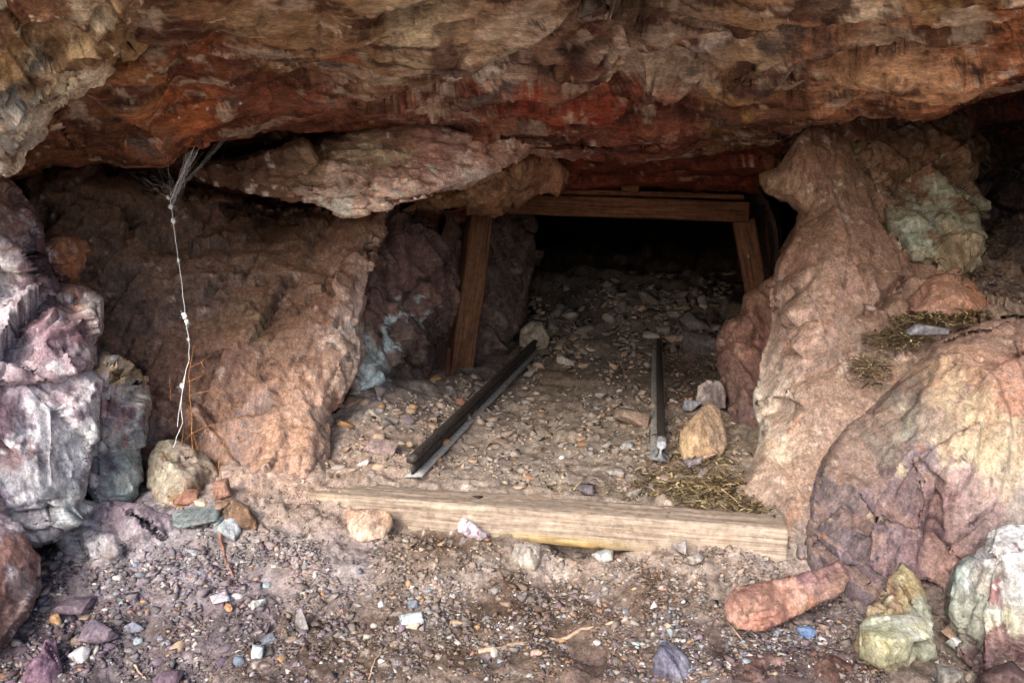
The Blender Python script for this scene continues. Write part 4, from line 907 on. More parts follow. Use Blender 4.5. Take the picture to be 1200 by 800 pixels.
# ------------------------------------------------------------------ ground
GCOLS = [  # (px, py, rgb)
    (60, 640, (150, 142, 146)), (120, 600, (150, 144, 150)), (180, 620, (146, 136, 144)), (240, 620, (150, 140, 140)), (140, 650, (140, 128, 138)), (60, 690, (112, 98, 108)), (100, 720, (108, 90, 98)), (40, 760, (100, 80, 92)), (160, 700, (126, 114, 122)),
    (160, 740, (112, 100, 108)), (230, 680, (142, 130, 140)), (300, 700, (134, 118, 124)), (250, 740, (118, 104, 110)), (340, 650, (158, 142, 140)), (420, 660, (156, 142, 142)), (300, 620, (162, 148, 140)), (330, 600, (176, 150, 130)), (300, 570, (186, 148, 122)), (340, 570, (190, 152, 126)),
    (400, 560, (176, 146, 122)), (420, 530, (170, 138, 112)), (400, 500, (170, 148, 130)), (430, 480, (160, 148, 138)), (470, 440, (144, 136, 130)), (470, 480, (172, 152, 134)), (520, 470, (164, 148, 134)), (480, 520, (178, 150, 124)), (560, 440, (150, 138, 126)), (600, 430, (156, 140, 122)), (650, 440, (168, 142, 106)),
    (640, 480, (164, 144, 120)), (700, 470, (166, 148, 124)), (580, 540, (172, 152, 130)), (640, 540, (168, 150, 128)), (720, 540, (150, 132, 112)), (700, 580, (140, 122, 108)), (740, 500, (158, 140, 116)), (720, 420, (140, 126, 112)), (800, 440, (146, 122, 98)), (790, 520, (140, 118, 88)), (820, 560, (134, 112, 82)), (860, 580, (130, 108, 78)),
    (620, 390, (130, 116, 106)), (720, 390, (122, 108, 100)), (760, 360, (112, 100, 98)), (850, 400, (120, 104, 94)), (680, 355, (96, 90, 94)),
    (520, 640, (118, 92, 66)), (470, 650, (138, 116, 96)), (560, 660, (168, 150, 136)), (640, 670, (178, 156, 140)), (700, 680, (176, 152, 134)), (760, 660, (178, 156, 138)), (850, 640, (172, 152, 134)), (820, 690, (160, 140, 122)), (900, 660, (160, 142, 130)), (560, 640, (130, 108, 84)),
    (600, 710, (112, 82, 58)), (700, 710, (108, 78, 56)), (760, 690, (110, 82, 60)), (640, 740, (116, 88, 66)), (500, 700, (150, 132, 122)), (460, 720, (120, 98, 86)), (540, 760, (122, 96, 76)), (420, 760, (116, 90, 70)), (360, 770, (114, 90, 74)), (300, 780, (108, 88, 80)), (700, 780, (118, 92, 78)), (800, 740, (120, 98, 90)), (860, 760, (112, 90, 88)), (920, 780, (92, 68, 66)), (950, 740, (130, 114, 116)), (1000, 800, (110, 86, 82)), (1100, 790, (130, 110, 96))]

def project(P):
    x, y, z = P[:, 0], P[:, 1], P[:, 2] - CAMZ
    fwd = y * CT - z * ST; up = y * ST + z * CT
    return np.stack([CX + F * x / fwd, CY - F * up / fwd], -1)

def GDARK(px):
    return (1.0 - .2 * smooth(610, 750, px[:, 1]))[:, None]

def build_ground():
    inv = np.linspace(1 / 1.08, 1 / 7.6, 330)
    Y = 1 / inv
    u = np.linspace(-0.98, 0.98, 760)
    U, YY = np.meshgrid(u, Y); X = (U * YY).ravel(); Yv = YY.ravel()
    Z = ground_z(X, Yv)
    P = np.stack([X, Yv, Z], -1)
    near = np.clip(2.6 / Yv, .5, 1.4)
    h = 0.30 * facets(P * [1, 1, 1], .05, 61, (1, 1, 1), .1) + .45 * facets(P, .018, 63) + .3 * facets(P, .008, 64) + .003 * fbm(P, .012, 65, 3)
    soft = 0.35 + 0.65 * smooth(-.25, .25, fbm(P, .3, 66, 3))
    P[:, 2] += h * soft * 0.75
    # skirt
    border = np.zeros(U.shape, bool); border[0] = border[-1] = True; border[:, 0] = border[:, -1] = True
    P[border.ravel(), 2] -= 0.4
    px = project(P)
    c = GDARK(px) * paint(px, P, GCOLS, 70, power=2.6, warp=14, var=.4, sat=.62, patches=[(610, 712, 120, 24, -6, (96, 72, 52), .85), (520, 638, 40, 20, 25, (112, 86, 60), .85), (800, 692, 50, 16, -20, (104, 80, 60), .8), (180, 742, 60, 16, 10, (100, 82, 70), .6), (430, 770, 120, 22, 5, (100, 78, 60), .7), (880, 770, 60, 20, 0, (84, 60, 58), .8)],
              mottles=[((196, 178, 160), .05, .36, .15, (1, 1, 1)), ((96, 72, 56), .07, .42, .2, (1, 1, 1)), ((150, 138, 148), .04, .38, .1, (1, 1, 1))])
    idx = np.arange(U.size).reshape(U.shape)
    q = np.stack([idx[:-1, :-1], idx[:-1, 1:], idx[1:, 1:], idx[1:, :-1]], -1).reshape(-1, 4)
    structure(mesh_from('cave_floor', P, q, M_SOIL, c))
    # open ground outside, to the horizon
    g = np.sign(np.linspace(-1, 1, 90)) * np.abs(np.linspace(-1, 1, 90)) ** 3 * 180
    A, B = np.meshgrid(g, g); A = A.ravel(); B = B.ravel()
    Q = np.stack([A, B - 1.0, -.42 + 0 * A], -1)
    r = np.hypot(A, B)
    Q[:, 2] += 0.05 * fbm(Q, 1.3, 80, 3) * np.clip(r, 0, 1) - 0.02 * np.clip(r - 3, 0, 60)
    idx = np.arange(len(A)).reshape(90, 90)
    q = np.stack([idx[:-1, :-1], idx[:-1, 1:], idx[1:, 1:], idx[1:, :-1]], -1).reshape(-1, 4)
    cc = paint(Q[:, :2] * 50, Q, [(0, 0, (160, 146, 130)), (300, 300, (156, 142, 126)), (-300, -300, (164, 148, 132))], 81)
    structure(mesh_from('ground', Q, q, M_SOIL, cc))

build_ground()

# ------------------------------------------------------------------ stones
def ico(sub):
    t = (1 + 5 ** .5) / 2
    v = [(-1, t, 0), (1, t, 0), (-1, -t, 0), (1, -t, 0), (0, -1, t), (0, 1, t), (0, -1, -t), (0, 1, -t), (t, 0, -1), (t, 0, 1), (-t, 0, -1), (-t, 0, 1)]
    f = [(0, 11, 5), (0, 5, 1), (0, 1, 7), (0, 7, 10), (0, 10, 11), (1, 5, 9), (5, 11, 4), (11, 10, 2), (10, 7, 6), (7, 1, 8), (3, 9, 4), (3, 4, 2), (3, 2, 6), (3, 6, 8), (3, 8, 9), (4, 9, 5), (2, 4, 11), (6, 2, 10), (8, 6, 7), (9, 8, 1)]
    v = [np.array(a) / np.linalg.norm(a) for a in v]
    for _ in range(sub):
        mid = {}; nf = []
        def m(a, b):
            k = (min(a, b), max(a, b))
            if k not in mid:
                w = v[a] + v[b]; v.append(w / np.linalg.norm(w)); mid[k] = len(v) - 1
            return mid[k]
        for a, b, c in f:
            x, y, z = m(a, b), m(b, c), m(c, a)
            nf += [(a, x, z), (b, y, x), (c, z, y), (x, y, z)]
        f = nf
    return np.array(v), np.array(f)

ICO = {k: ico(k) for k in range(5)}

def stone_shape(seed, sub=3, planes=9, rough=.07):
    r = np.random.default_rng(seed)
    v, f = ICO[sub]
    n = r.normal(size=(planes, 3)); n /= np.linalg.norm(n, axis=1, keepdims=True)
    d = r.uniform(.4, .95, planes)
    dots = v @ n.T
    rad = np.where(dots > 1e-3, d / np.maximum(dots, 1e-3), 9).min(1)
    rad = np.minimum(rad, 1.05)
    V = v * rad[:, None]
    if sub >= 3:
        V = V + v * (rough * fbm(V + seed * 3.1, .35, seed, 4, .6) + .12 * facets(V + seed * 1.7, .4, seed))[:, None]
    return V / np.abs(V).max(0), f

import bmesh
def hull_shape(seed, n=14, box=.6):
    r = np.random.default_rng(seed)
    p = r.uniform(-1, 1, size=(n, 3)); p /= np.abs(p).max(1, keepdims=True) ** .85
    bm = bmesh.new()
    for v in p: bm.verts.new(v)
    res = bmesh.ops.convex_hull(bm, input=bm.verts)
    junk = [g for g in res['geom_interior'] if isinstance(g, bmesh.types.BMVert)]
    bmesh.ops.delete(bm, geom=junk, context='VERTS')
    bmesh.ops.triangulate(bm, faces=bm.faces)
    bm.verts.index_update(); bm.normal_update()
    V = np.array([v.co[:] for v in bm.verts]); f = np.array([[v.index for v in q.verts] for q in bm.faces]); bm.free()
    return V / np.abs(V).max(0), f

def split(V, f, times, seed, amp):
    """finer faces with chipped relief"""
    for _ in range(times):
        e = {}; nv = list(V); nf = []
        def mid(a, b):
            k = (min(a, b), max(a, b))
            if k not in e: nv.append((V[a] + V[b]) / 2); e[k] = len(nv) - 1
            return e[k]
        for a, b, c in f:
            x, y, z = mid(a, b), mid(b, c), mid(c, a); nf += [(a, x, z), (b, y, x), (c, z, y), (x, y, z)]
        V = np.array(nv); f = np.array(nf)
    n = V / np.linalg.norm(V, axis=1, keepdims=True)
    return V + n * (amp * fbm(V, .5, seed, 4, .6) + amp * .8 * facets(V, .5, seed))[:, None] - n * .06 * (np.linalg.norm(V, axis=1) > 1.05)[:, None], f

def stone(px, py, w, h, rgb, label=None, rz=None, Y=None, deep=1.0, seed=None, group=None, sub=3, sink=.25, tilt=.25, name='stone', cat='stone', rgb2=None):
    """a loose stone whose foot is at a picture point, w x h its size in picture points"""
    seed = seed if seed is not None else int(px * 7 + py * 13) % 9973
    P = on_ground(px, py) if Y is None else unproject(px, py, Y)
    s = P[1] / F
    V, f = hull_shape(seed, 11 if sub < 4 else 14)
    V, f = split(V, f, 2 if sub < 4 else 3, seed, .05)
    r = random.Random(seed)
    half = np.array([w * s / 2, deep * w * s / 2 * .8, h * s / 2])
    R = np.array(Matrix.Rotation(r.uniform(-.5, .5) if rz is None else rz, 3, 'Z') @ Matrix.Rotation(r.uniform(-tilt, tilt), 3, 'Y') @ Matrix.Rotation(r.uniform(-tilt, tilt), 3, 'X'))
    Vw = (V * half) @ R.T
    Vw[:, 2] += half[2] * (1 - sink)
    n = fbm(Vw + [P[0], P[1], 0], max(w * s * .35, .01), seed, 4)
    c2 = soft(lin(rgb2), .6) if rgb2 else soft(lin(rgb), .6) * .7
    t = smooth(-.1, .35, n)[:, None]
    c = (soft(lin(rgb), .6, .9) * (1 - t) + c2 * t) * np.clip(1 + .35 * fbm(Vw, .012, seed + 3, 3), .5, 1.5)[:, None]
    o = mesh_from(name, Vw, f, M_STONE, c, False)
    o.location = P
    if sub >= 3:
        pass
    return set_props(o, label, cat, group)

STONES = [
    (812, 482, 26, 18, (150, 152, 162), 'small blue-grey stone just behind the large ochre stone', {}),
    (820, 416, 46, 30, (120, 108, 112), 'dark grey stone in the tunnel at the right, nearer of two', dict(sub=4)),
    (816, 384, 40, 20, (136, 126, 132), 'flat grey stone in the tunnel at the right, farther of two', {}),
    (760, 358, 30, 20, (128, 116, 116), 'dim stone on top of the rubble at the back of the tunnel', {}),
    (664, 428, 26, 12, (206, 196, 186), 'pale flat stone beside the far end of the left rail', {}),
    (706, 658, 28, 18, (196, 202, 196), 'pale greenish stone in the dark gap under the sill timber', {}),
    (795, 646, 22, 14, (170, 160, 156), 'small grey stone lying on the front of the sill timber', dict(Y=1.70)),
    (815, 660, 34, 16, (186, 172, 158), 'flat buff stone in the dust in front of the sill timber', {}),
    (490, 600, 18, 10, (170, 150, 140), None, {}),
    (482, 729, 30, 14, (186, 204, 214), 'pale blue flat stone in the gravel in front of the buff stone', dict(rz=.4)),
    (484, 712, 14, 12, (120, 130, 150), 'small slate-blue stone just above the pale blue flat stone', {}),
    (482, 735, 24, 8, (222, 204, 160), 'thin cream stone just below the pale blue flat stone', {}),
    (232, 610, 60, 16, (128, 146, 148), 'flat teal stone lying below the buff rock', dict(sub=4)),
    (218, 588, 30, 18, (176, 112, 76), 'orange-brown cobble under the buff rock, left of two', {}),
    (260, 582, 22, 26, (170, 116, 86), 'orange-brown cobble under the buff rock, right of two', {}),
    (236, 591, 18, 8, (214, 190, 150), 'cream pebble between the orange-brown cobbles', {}),
    (64, 733, 20, 18, (206, 146, 66), 'bright ochre stone in the dark gravel at the lower left', {}),
    (304, 712, 20, 14, (206, 208, 204), 'white angular stone in the gravel below the left wall', {}),
    (256, 706, 26, 12, (212, 204, 214), 'white sliver stone in the gravel left of the white angular stone', dict(rz=.5)),
    (268, 715, 14, 10, (206, 136, 60), 'small orange stone beside the white sliver stone', {}),
    (358, 736, 26, 30, (156, 148, 148), 'grey upright stone in the gravel at lower centre left', dict(tilt=.4)),
    (302, 770, 16, 20, (184, 206, 214), 'pale blue stone at the bottom of the gravel left of centre', {}),
    (94, 774, 26, 24, (206, 200, 206), 'white stone beside the dark purple rock at the bottom left', {}),
    (312, 752, 24, 14, (120, 132, 148), 'slate-blue stone above the pale blue stone at the bottom', {}),
    (158, 738, 26, 18, (138, 146, 170), 'bluish stone in the dark gravel at the lower left', {}),
    (200, 802, 40, 20, (120, 92, 112), 'purple stone cut by the bottom edge left of centre', dict(sub=4)),
    (120, 748, 50, 24, (126, 108, 128), 'mauve-grey stone left of the bluish stone at the lower left', dict(sub=4)),
    (90, 712, 50, 16, (116, 98, 116), 'long purple stone above the bright ochre stone', dict(sub=4)),
    (946, 748, 24, 16, (86, 128, 180), 'vivid blue stone in the gravel below the pinkish slab', dict(seed=9)),
    (628, 768, 18, 10, (210, 160, 136), 'pinkish stone below the half-buried root', {}),
    (775, 566, 30, 12, (206, 168, 136), 'flat pinkish stone just in front of the near end of the right rail', {}),
    (720, 556, 26, 10, (160, 150, 140), 'flat grey stone left of the right rail near its end', {}),
    (742, 582, 24, 18, (160, 146, 130), 'grey-brown stone behind the sill timber left of the right rail', {}),
    (684, 578, 26, 12, (120, 106, 116), 'dark mauve stone behind the sill timber', {}),
    (812, 545, 26, 18, (134, 122, 132), 'mauve stone at the foot of the large ochre stone', {}),
    (830, 540, 18, 10, (214, 170, 130), 'small peach stone at the foot of the large ochre stone', {}),
    (450, 530, 40, 16, (160, 132, 126), 'flat mauve-brown stone left of the left rail', dict(sub=4)),
    (740, 498, 46, 22, (168, 138, 112), 'flat tan stone left of the right rail halfway along', dict(sub=4)),
    (735, 526, 22, 10, (190, 196, 194), 'small pale grey flat stone left of the right rail', {}),
    (1080, 392, 60, 14, (130, 130, 140), 'thin bluish stone blade lying on leaf litter beside the wedge rock', dict(Y=2.06, rz=.15, tilt=.05, sub=4, deep=.5, sink=.1)),
    (1188, 364, 18, 16, (170, 142, 112), 'tan round stone on the dark debris slope at the right', dict(Y=2.22)),
    (1125, 760, 30, 20, (176, 186, 184), 'pale grey stone between the pale green block and the white rock', dict(Y=1.42)),
    (1130, 745, 50, 16, (170, 130, 100), 'orange-brown flat stone by the left foot of the white rock', dict(Y=1.43)),
    (1110, 800, 34, 26, (130, 126, 116), 'olive-grey stone at the bottom edge below the pale green block', dict(Y=1.3)),
    (1180, 806, 60, 40, (110, 80, 78), 'maroon stone at the bottom edge below the white rock', dict(Y=1.22)),
    (942, 652, 24, 24, (150, 128, 124), 'mauve stone wedged between the sill end and the huge boulder', {}),
    (860, 628, 14, 10, (96, 140, 160), 'small blue-green stone in front of the right end of the sill', {}),
]
GROUPS = {}
for k, (px, py, w, h, rgb, lab, kw) in enumerate(STONES):
    if lab is None: lab = 'small brown stone lying on the left end of the sill timber'
    stone(px, py, w, h, rgb, lab, **kw)

PAL = {
    'purple': [(124, 106, 124), (140, 122, 140), (110, 92, 112), (132, 118, 128)],
    'white': [(206, 200, 196), (214, 208, 210), (196, 190, 180)],
    'tan': [(186, 160, 132), (174, 146, 118), (166, 140, 120), (190, 170, 146)],
    'ochre': [(190, 146, 90), (176, 128, 82), (170, 120, 90)],
    'blue': [(140, 156, 170), (160, 180, 184), (120, 136, 156)],
    'grey': [(150, 144, 140), (164, 156, 148), (132, 126, 124)],
}
# scattered loose stones: each an object; alike ones share mesh data
ZONES = [
    ('gravel at the lower left', (10, 330, 660, 795), 70, (9, 20), dict(purple=5, white=2, blue=2, tan=1, grey=2)),
    ('gravel at the bottom centre', (330, 830, 690, 795), 70, (8, 18), dict(purple=2, white=2, blue=2, tan=4, ochre=2, grey=2)),
    ('dirt between the rails', (500, 770, 430, 575), 45, (9, 20), dict(tan=5, grey=4, ochre=2, white=1)),
    ('dirt left of the left rail', (395, 520, 455, 560), 36, (9, 24), dict(tan=5, grey=3, purple=1, ochre=1, white=1)),
    ('rubble at the back of the tunnel', (620, 860, 340, 420), 45, (10, 26), dict(grey=5, tan=3)),
]
def zone_of(px, py):
    return True
MARKS = [(40, 700, 'by the red-brown left edge rock'), (70, 725, 'by the bright ochre stone'), (55, 775, 'by the dark purple rock'), (150, 670, 'below the crumbly grey mound'), (240, 680, 'left of the reddish twig'), (300, 675, 'right of the reddish twig'),
         (295, 718, 'by the white angular stone'), (358, 745, 'by the grey upright stone'), (302, 780, 'by the bottom pale blue stone'), (158, 742, 'by the bluish stone'), (150, 790, 'by the short whitish twig'), (225, 770, 'right of the short whitish twig'), (210, 720, 'left of the white angular stone'),
         (440, 775, 'by the thin pale stalk'), (482, 735, 'by the flat pale blue stone'), (430, 690, 'below the buff block'), (540, 770, 'by the left end of the root'), (620, 765, 'under the middle of the root'), (640, 730, 'just above the root'), (720, 740, 'by the right end of the root'), (640, 792, 'below the right half of the root'), (786, 760, 'by the dark blue-grey rock'), (730, 785, 'left of the dark blue-grey rock'),
         (560, 705, 'in the dust below the lilac stone'), (700, 705, 'in the damp brown soil before the sill'), (800, 710, 'left of the pinkish slab'), (380, 780, 'left of the thin pale stalk'),
         (620, 440, 'by the far end of the left rail'), (560, 490, 'beside the middle of the left rail'), (510, 550, 'beside the near end of the left rail'), (690, 440, 'between the far ends of the rails'), (660, 490, 'midway between the rails'), (620, 550, 'behind the sill between the rails'), (740, 460, 'left of the right rail far half'), (740, 530, 'left of the right rail near half'), (700, 570, 'behind the middle of the sill'),
         (520, 460, 'at the foot of the left post'), (425, 490, 'below the teal stain'), (400, 540, 'by the pale wall edge'), (460, 540, 'left of the left rail near end'), (470, 480, 'on the dusty slope at left'),
         (800, 415, 'by the dark grey tunnel stone'), (640, 390, 'behind the upright grey rock'), (720, 400, 'in the rubble beyond the right rail'), (680, 355, 'on the crest of the tunnel rubble'), (780, 355, 'on the right rubble crest'), (845, 370, 'under the right wall of the tunnel'), (690, 385, 'in the middle of the tunnel rubble')]
ORD = ['first', 'second', 'third', 'fourth', 'fifth', 'sixth', 'seventh', 'eighth', 'ninth', 'tenth', 'eleventh', 'twelfth', 'thirteenth', 'fourteenth', 'fifteenth', 'sixteenth']
scattered = []
COLWORD = dict(purple='purple-grey', white='whitish', tan='tan', ochre='ochre brown', blue='blue-grey', grey='grey')
protos = {}
rr = random.Random(5)
for (zname, (x0, x1, y0, y1), cnt, (s0, s1), mix) in ZONES:
    ks, ws = list(mix), list(mix.values())
    for n in range(cnt):
        px, py = rr.uniform(x0, x1), rr.uniform(y0, y1)
        kind = rr.choices(ks, ws)[0]
        P = on_ground(px, py)
        s = P[1] / F
        w = s0 + (s1 - s0) * rr.random() ** 2.2
        v = rr.randrange(4)
        key = (kind, v)
        if key not in protos:
            V, f = hull_shape(700 + v * 37 + ks.index(kind), 12)
            V, f = split(V, f, 1, v, .03)
            rgb = PAL[kind][v % len(PAL[kind])]
            c = soft(lin(rgb)) * np.clip(1 + .5 * fbm(V, .5, v, 3), .5, 1.4)[:, None]
            o = mesh_from('stone', V, f, M_STONE, c, False)
            protos[key] = o
        else:
            o = protos[key].copy(); COL.objects.link(o)
        hw = w * s / 2
        o.scale = (hw, hw * rr.uniform(.6, 1.0), hw * rr.uniform(.4, .75))
        o.rotation_euler = (rr.uniform(-.3, .3), rr.uniform(-.3, .3), rr.uniform(0, 6.28))
        o.location = (P[0], P[1], P[2] + o.scale[2] * .45)
        flat = 'flat' if o.scale[2] < .55 * hw else 'angular'
        mk = min(MARKS, key=lambda m: (m[0] - px) ** 2 + 2 * (m[1] - py) ** 2)[2]
        scattered.append(('%s %s %s stone %s' % ('small' if w < (s0 + s1) / 2 else 'larger', COLWORD[kind], flat, mk), px, o, 'loose stones in the ' + zname))
by_label = {}
for lab, px, o, g in scattered: by_label.setdefault(lab, []).append((px, o, g))
for lab, L_ in by_label.items():
    L_.sort(key=lambda t: t[0])
    for k, (px, o, g) in enumerate(L_):
        set_props(o, lab if len(L_) == 1 else lab + ', ' + ORD[k] + ' from left', 'stone', g)

# gravel: uncountable small stones in one mesh
def gravel(name, zones, seed, mat=M_GRAVEL):
    r = np.random.default_rng(seed); Vs, Fs, Cs, off = [], [], [], 0
    shp = [hull_shape(300 + k, 7) for k in range(8)] + [hull_shape(330 + k, 8) for k in range(8)]
    for (poly, cnt, (a, b), pal, yfix) in zones:
        poly = np.array(poly, float); lo, hi = poly.min(0), poly.max(0)
        pts = np.zeros((0, 2))
        while len(pts) < cnt:
            c = r.uniform(lo, hi, (cnt * 2, 2)); sd, _ = poly_sd(c, poly)
            dn = fbm(np.c_[c, c[:, :1] * 0], 55, seed + 5, 4, .6)
            c = c[(sd < 0) & (dn * 1.3 + r.uniform(-.4, .4, len(c)) > 0)]
            pts = np.concatenate([pts, c])
        pts = pts[:cnt]
        # meet the ground (vectorised)
        Y = np.full(cnt, 1.0); done = np.zeros(cnt, bool)
        if yfix is None:
            for _ in range(420):
                P = unproject(pts[:, 0], pts[:, 1], Y)
                done |= P[:, 2] <= ground_base(P[:, 0], P[:, 1])
                Y = np.where(done, Y, Y * 1.0045)
            P = unproject(pts[:, 0], pts[:, 1], Y); P[:, 2] = ground_z(P[:, 0], P[:, 1])
        else:
            P = unproject(pts[:, 0], pts[:, 1], rbf(yfix, pts))
        size = (a + (b - a) * r.random(cnt) ** (5 if a < 4 else 2.2)) * P[:, 1] / F / 2
        pals = np.array([soft(lin(c)) for c in pal])
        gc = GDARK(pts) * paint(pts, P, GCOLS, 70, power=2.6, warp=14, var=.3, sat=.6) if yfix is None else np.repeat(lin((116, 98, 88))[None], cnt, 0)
        for k in range(cnt):
            big = size[k] * F / P[k, 1] > 3.2
            V, f = shp[r.integers(8) + (8 if big else 0)]
            M = np.array(Matrix.Rotation(r.uniform(0, 6.3), 3, 'Z') @ Matrix.Rotation(r.uniform(-.6, .6), 3, 'X'))
            v = (V * size[k] * [1, r.uniform(.55, 1), r.uniform(.4, .8)]) @ M.T + P[k] + [0, 0, size[k] * .25]
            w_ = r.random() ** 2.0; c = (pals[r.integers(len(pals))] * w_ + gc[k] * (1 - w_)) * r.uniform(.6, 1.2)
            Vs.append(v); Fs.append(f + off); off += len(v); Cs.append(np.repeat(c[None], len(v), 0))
    o = mesh_from(name, np.concatenate(Vs), np.concatenate(Fs), mat, np.concatenate(Cs), False)
    o['kind'] = 'stuff'; o['label'] = 'loose mixed gravel strewn over the ground'
    o['category'] = 'gravel'
    return o

gravel('gravel', [
    ([(0, 650), (140, 655), (300, 640), (420, 670), (430, 800), (0, 800)], 520, (6, 19), PAL['purple'] * 3 + PAL['grey'] * 2 + PAL['blue'] + PAL['white'], None),
    ([(60, 600), (160, 590), (280, 625), (400, 650), (300, 690), (60, 680)], 220, (5, 15), PAL['grey'] * 2 + PAL['purple'] * 2 + PAL['blue'], None),
    ([(430, 700), (820, 690), (1000, 720), (1000, 800), (430, 800)], 420, (6, 17), PAL['tan'] + PAL['grey'] * 2 + PAL['purple'] + PAL['blue'] + PAL['white'], None),
    ([(440, 620), (600, 645), (760, 655), (930, 640), (900, 690), (600, 690), (440, 690)], 240, (5, 15), PAL['tan'] * 2 + PAL['grey'] * 2, None),
    ([(390, 550), (430, 480), (540, 440), (640, 420), (860, 430), (880, 580), (700, 575), (480, 560)], 380, (5, 17), PAL['tan'] * 3 + PAL['grey'] * 3 + PAL['ochre'], None),
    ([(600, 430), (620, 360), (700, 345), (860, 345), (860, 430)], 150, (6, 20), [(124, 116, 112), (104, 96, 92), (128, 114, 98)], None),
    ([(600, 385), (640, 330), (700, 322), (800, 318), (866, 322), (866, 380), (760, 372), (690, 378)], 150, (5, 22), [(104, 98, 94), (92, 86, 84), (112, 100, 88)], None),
    ([(0, 640), (140, 650), (300, 640), (420, 660), (430, 800), (0, 800)], 10000, (2.4, 11), PAL['purple'] * 3 + PAL['white'] * 2 + PAL['blue'] + PAL['grey'] + PAL['tan'] + PAL['ochre'], None),
    ([(60, 600), (160, 580), (280, 620), (400, 640), (420, 670), (60, 660)], 3200, (1.8, 9), PAL['grey'] * 2 + PAL['purple'] * 2 + PAL['white'] + PAL['blue'], None),
    ([(400, 680), (600, 690), (820, 680), (1000, 700), (1040, 800), (400, 800)], 12000, (2.4, 10), PAL['tan'] * 2 + PAL['white'] * 2 + PAL['purple'] + PAL['blue'] + PAL['grey'] * 2 + PAL['ochre'], None),
    ([(440, 610), (600, 640), (760, 655), (930, 630), (940, 680), (800, 690), (600, 680), (420, 680)], 3600, (1.8, 9), PAL['tan'] * 2 + PAL['grey'] * 2 + PAL['white'] + PAL['ochre'], None),
    ([(780, 700), (850, 730), (980, 720), (1000, 790), (760, 790)], 1500, (2.5, 11), PAL['white'] * 2 + PAL['blue'] * 2 + PAL['grey'] + PAL['purple'], None),
    ([(380, 545), (430, 480), (540, 440), (640, 420), (860, 430), (880, 590), (700, 580), (480, 560)], 6500, (1.4, 9), PAL['tan'] * 4 + PAL['grey'] * 3 + PAL['white'] + PAL['ochre'], None),
    ([(600, 430), (620, 360), (700, 345), (860, 345), (860, 430)], 2400, (2, 12), PAL['grey'] * 3 + PAL['tan'] * 2, None),
    ([(270, 600), (300, 560), (380, 560), (440, 600), (400, 640)], 500, (2, 6), PAL['tan'] * 2 + PAL['ochre'] + PAL['grey'], None),
    ([(1100, 760), (1140, 745), (1170, 800), (1090, 800)], 160, (3, 10), PAL['tan'] + PAL['white'] + PAL['grey'], None),
    ([(1125, 300), (1200, 255), (1290, 250), (1290, 380), (1150, 370)], 900, (2.5, 11), PAL['grey'] + PAL['tan'] + PAL['purple'] + PAL['ochre'], [(1120, 300, 2.60), (1200, 255, 2.73), (1300, 250, 2.73), (1200, 375, 2.13), (1120, 390, 2.16), (1300, 390, 2.08), (1200, 310, 2.43)]),
], 3)

# straw and leaf litter
def litter(name, zones, seed):
    r = np.random.default_rng(seed); V, Fc, C, off = [], [], [], 0
    pal = [lin(c) for c in ((150, 134, 100), (116, 100, 68), (180, 166, 132), (92, 76, 54), (110, 94, 66), (66, 54, 42))]
    for (cx, cy, rx, ry, cnt, Yc) in zones:
        for _ in range(cnt):
            a = r.uniform(0, 6.28); q = r.random() ** .6
            px, py = cx + rx * q * math.cos(a), cy + ry * q * math.sin(a)
            if Yc is None:
                P = unproject(np.full(300, px), np.full(300, py), 1.3 * 1.003 ** np.arange(300))
                P = P[int(np.argmax(P[:, 2] <= ground_base(P[:, 0], P[:, 1])))]
                P[2] = ground_z(P[0], P[1])[0] + r.uniform(.002, .012)
            else:
                P = unproject(px, py, rbf(Yc, np.array([[px, py]]))[0] - r.uniform(.0, .02))
            L = r.uniform(.006, .022); w = r.uniform(.0006, .0022); an = r.uniform(0, 6.28)
            d = np.array([math.cos(an), math.sin(an), r.uniform(-.2, .35)]) * L; n = np.array([-math.sin(an), math.cos(an), r.uniform(-.5, .5)]) * w
            up = np.array([0, 0, w * .8])
            V += [P - d - n, P - d + n, P + up * 2 - n * 1.2, P + up * 2 + n * 1.2, P + d]
            Fc += [(off, off + 1, off + 3), (off, off + 3, off + 2), (off + 2, off + 3, off + 4)]
            C += [pal[r.integers(len(pal))] * r.uniform(.7, 1.2)] * 5; off += 5
    o = mesh_from(name, np.array(V), np.array(Fc), M_GRAVEL, np.array(C), False)
    o['kind'] = 'stuff'; o['label'] = 'dry straw and leaf litter'; o['category'] = 'litter'
    return o

LED = [(1000, 400, 2.10), (1050, 385, 2.1), (1130, 372, 2.14), (1030, 425, 2.04), (1010, 445, 2.0), (1100, 395, 2.08)]
litter('leaf_litter', [(850, 585, 70, 20, 1000, None), (800, 562, 60, 26, 700, None), (830, 560, 90, 34, 260, None), (830, 535, 30, 14, 200, None), (700, 575, 60, 10, 120, None), (840, 450, 30, 40, 90, None)], 4)
litter('leaf_litter', [(1090, 374, 50, 9, 700, LED), (1050, 396, 40, 14, 450, LED), (1020, 432, 26, 22, 300, LED), (1130, 372, 40, 10, 220, LED)], 6)

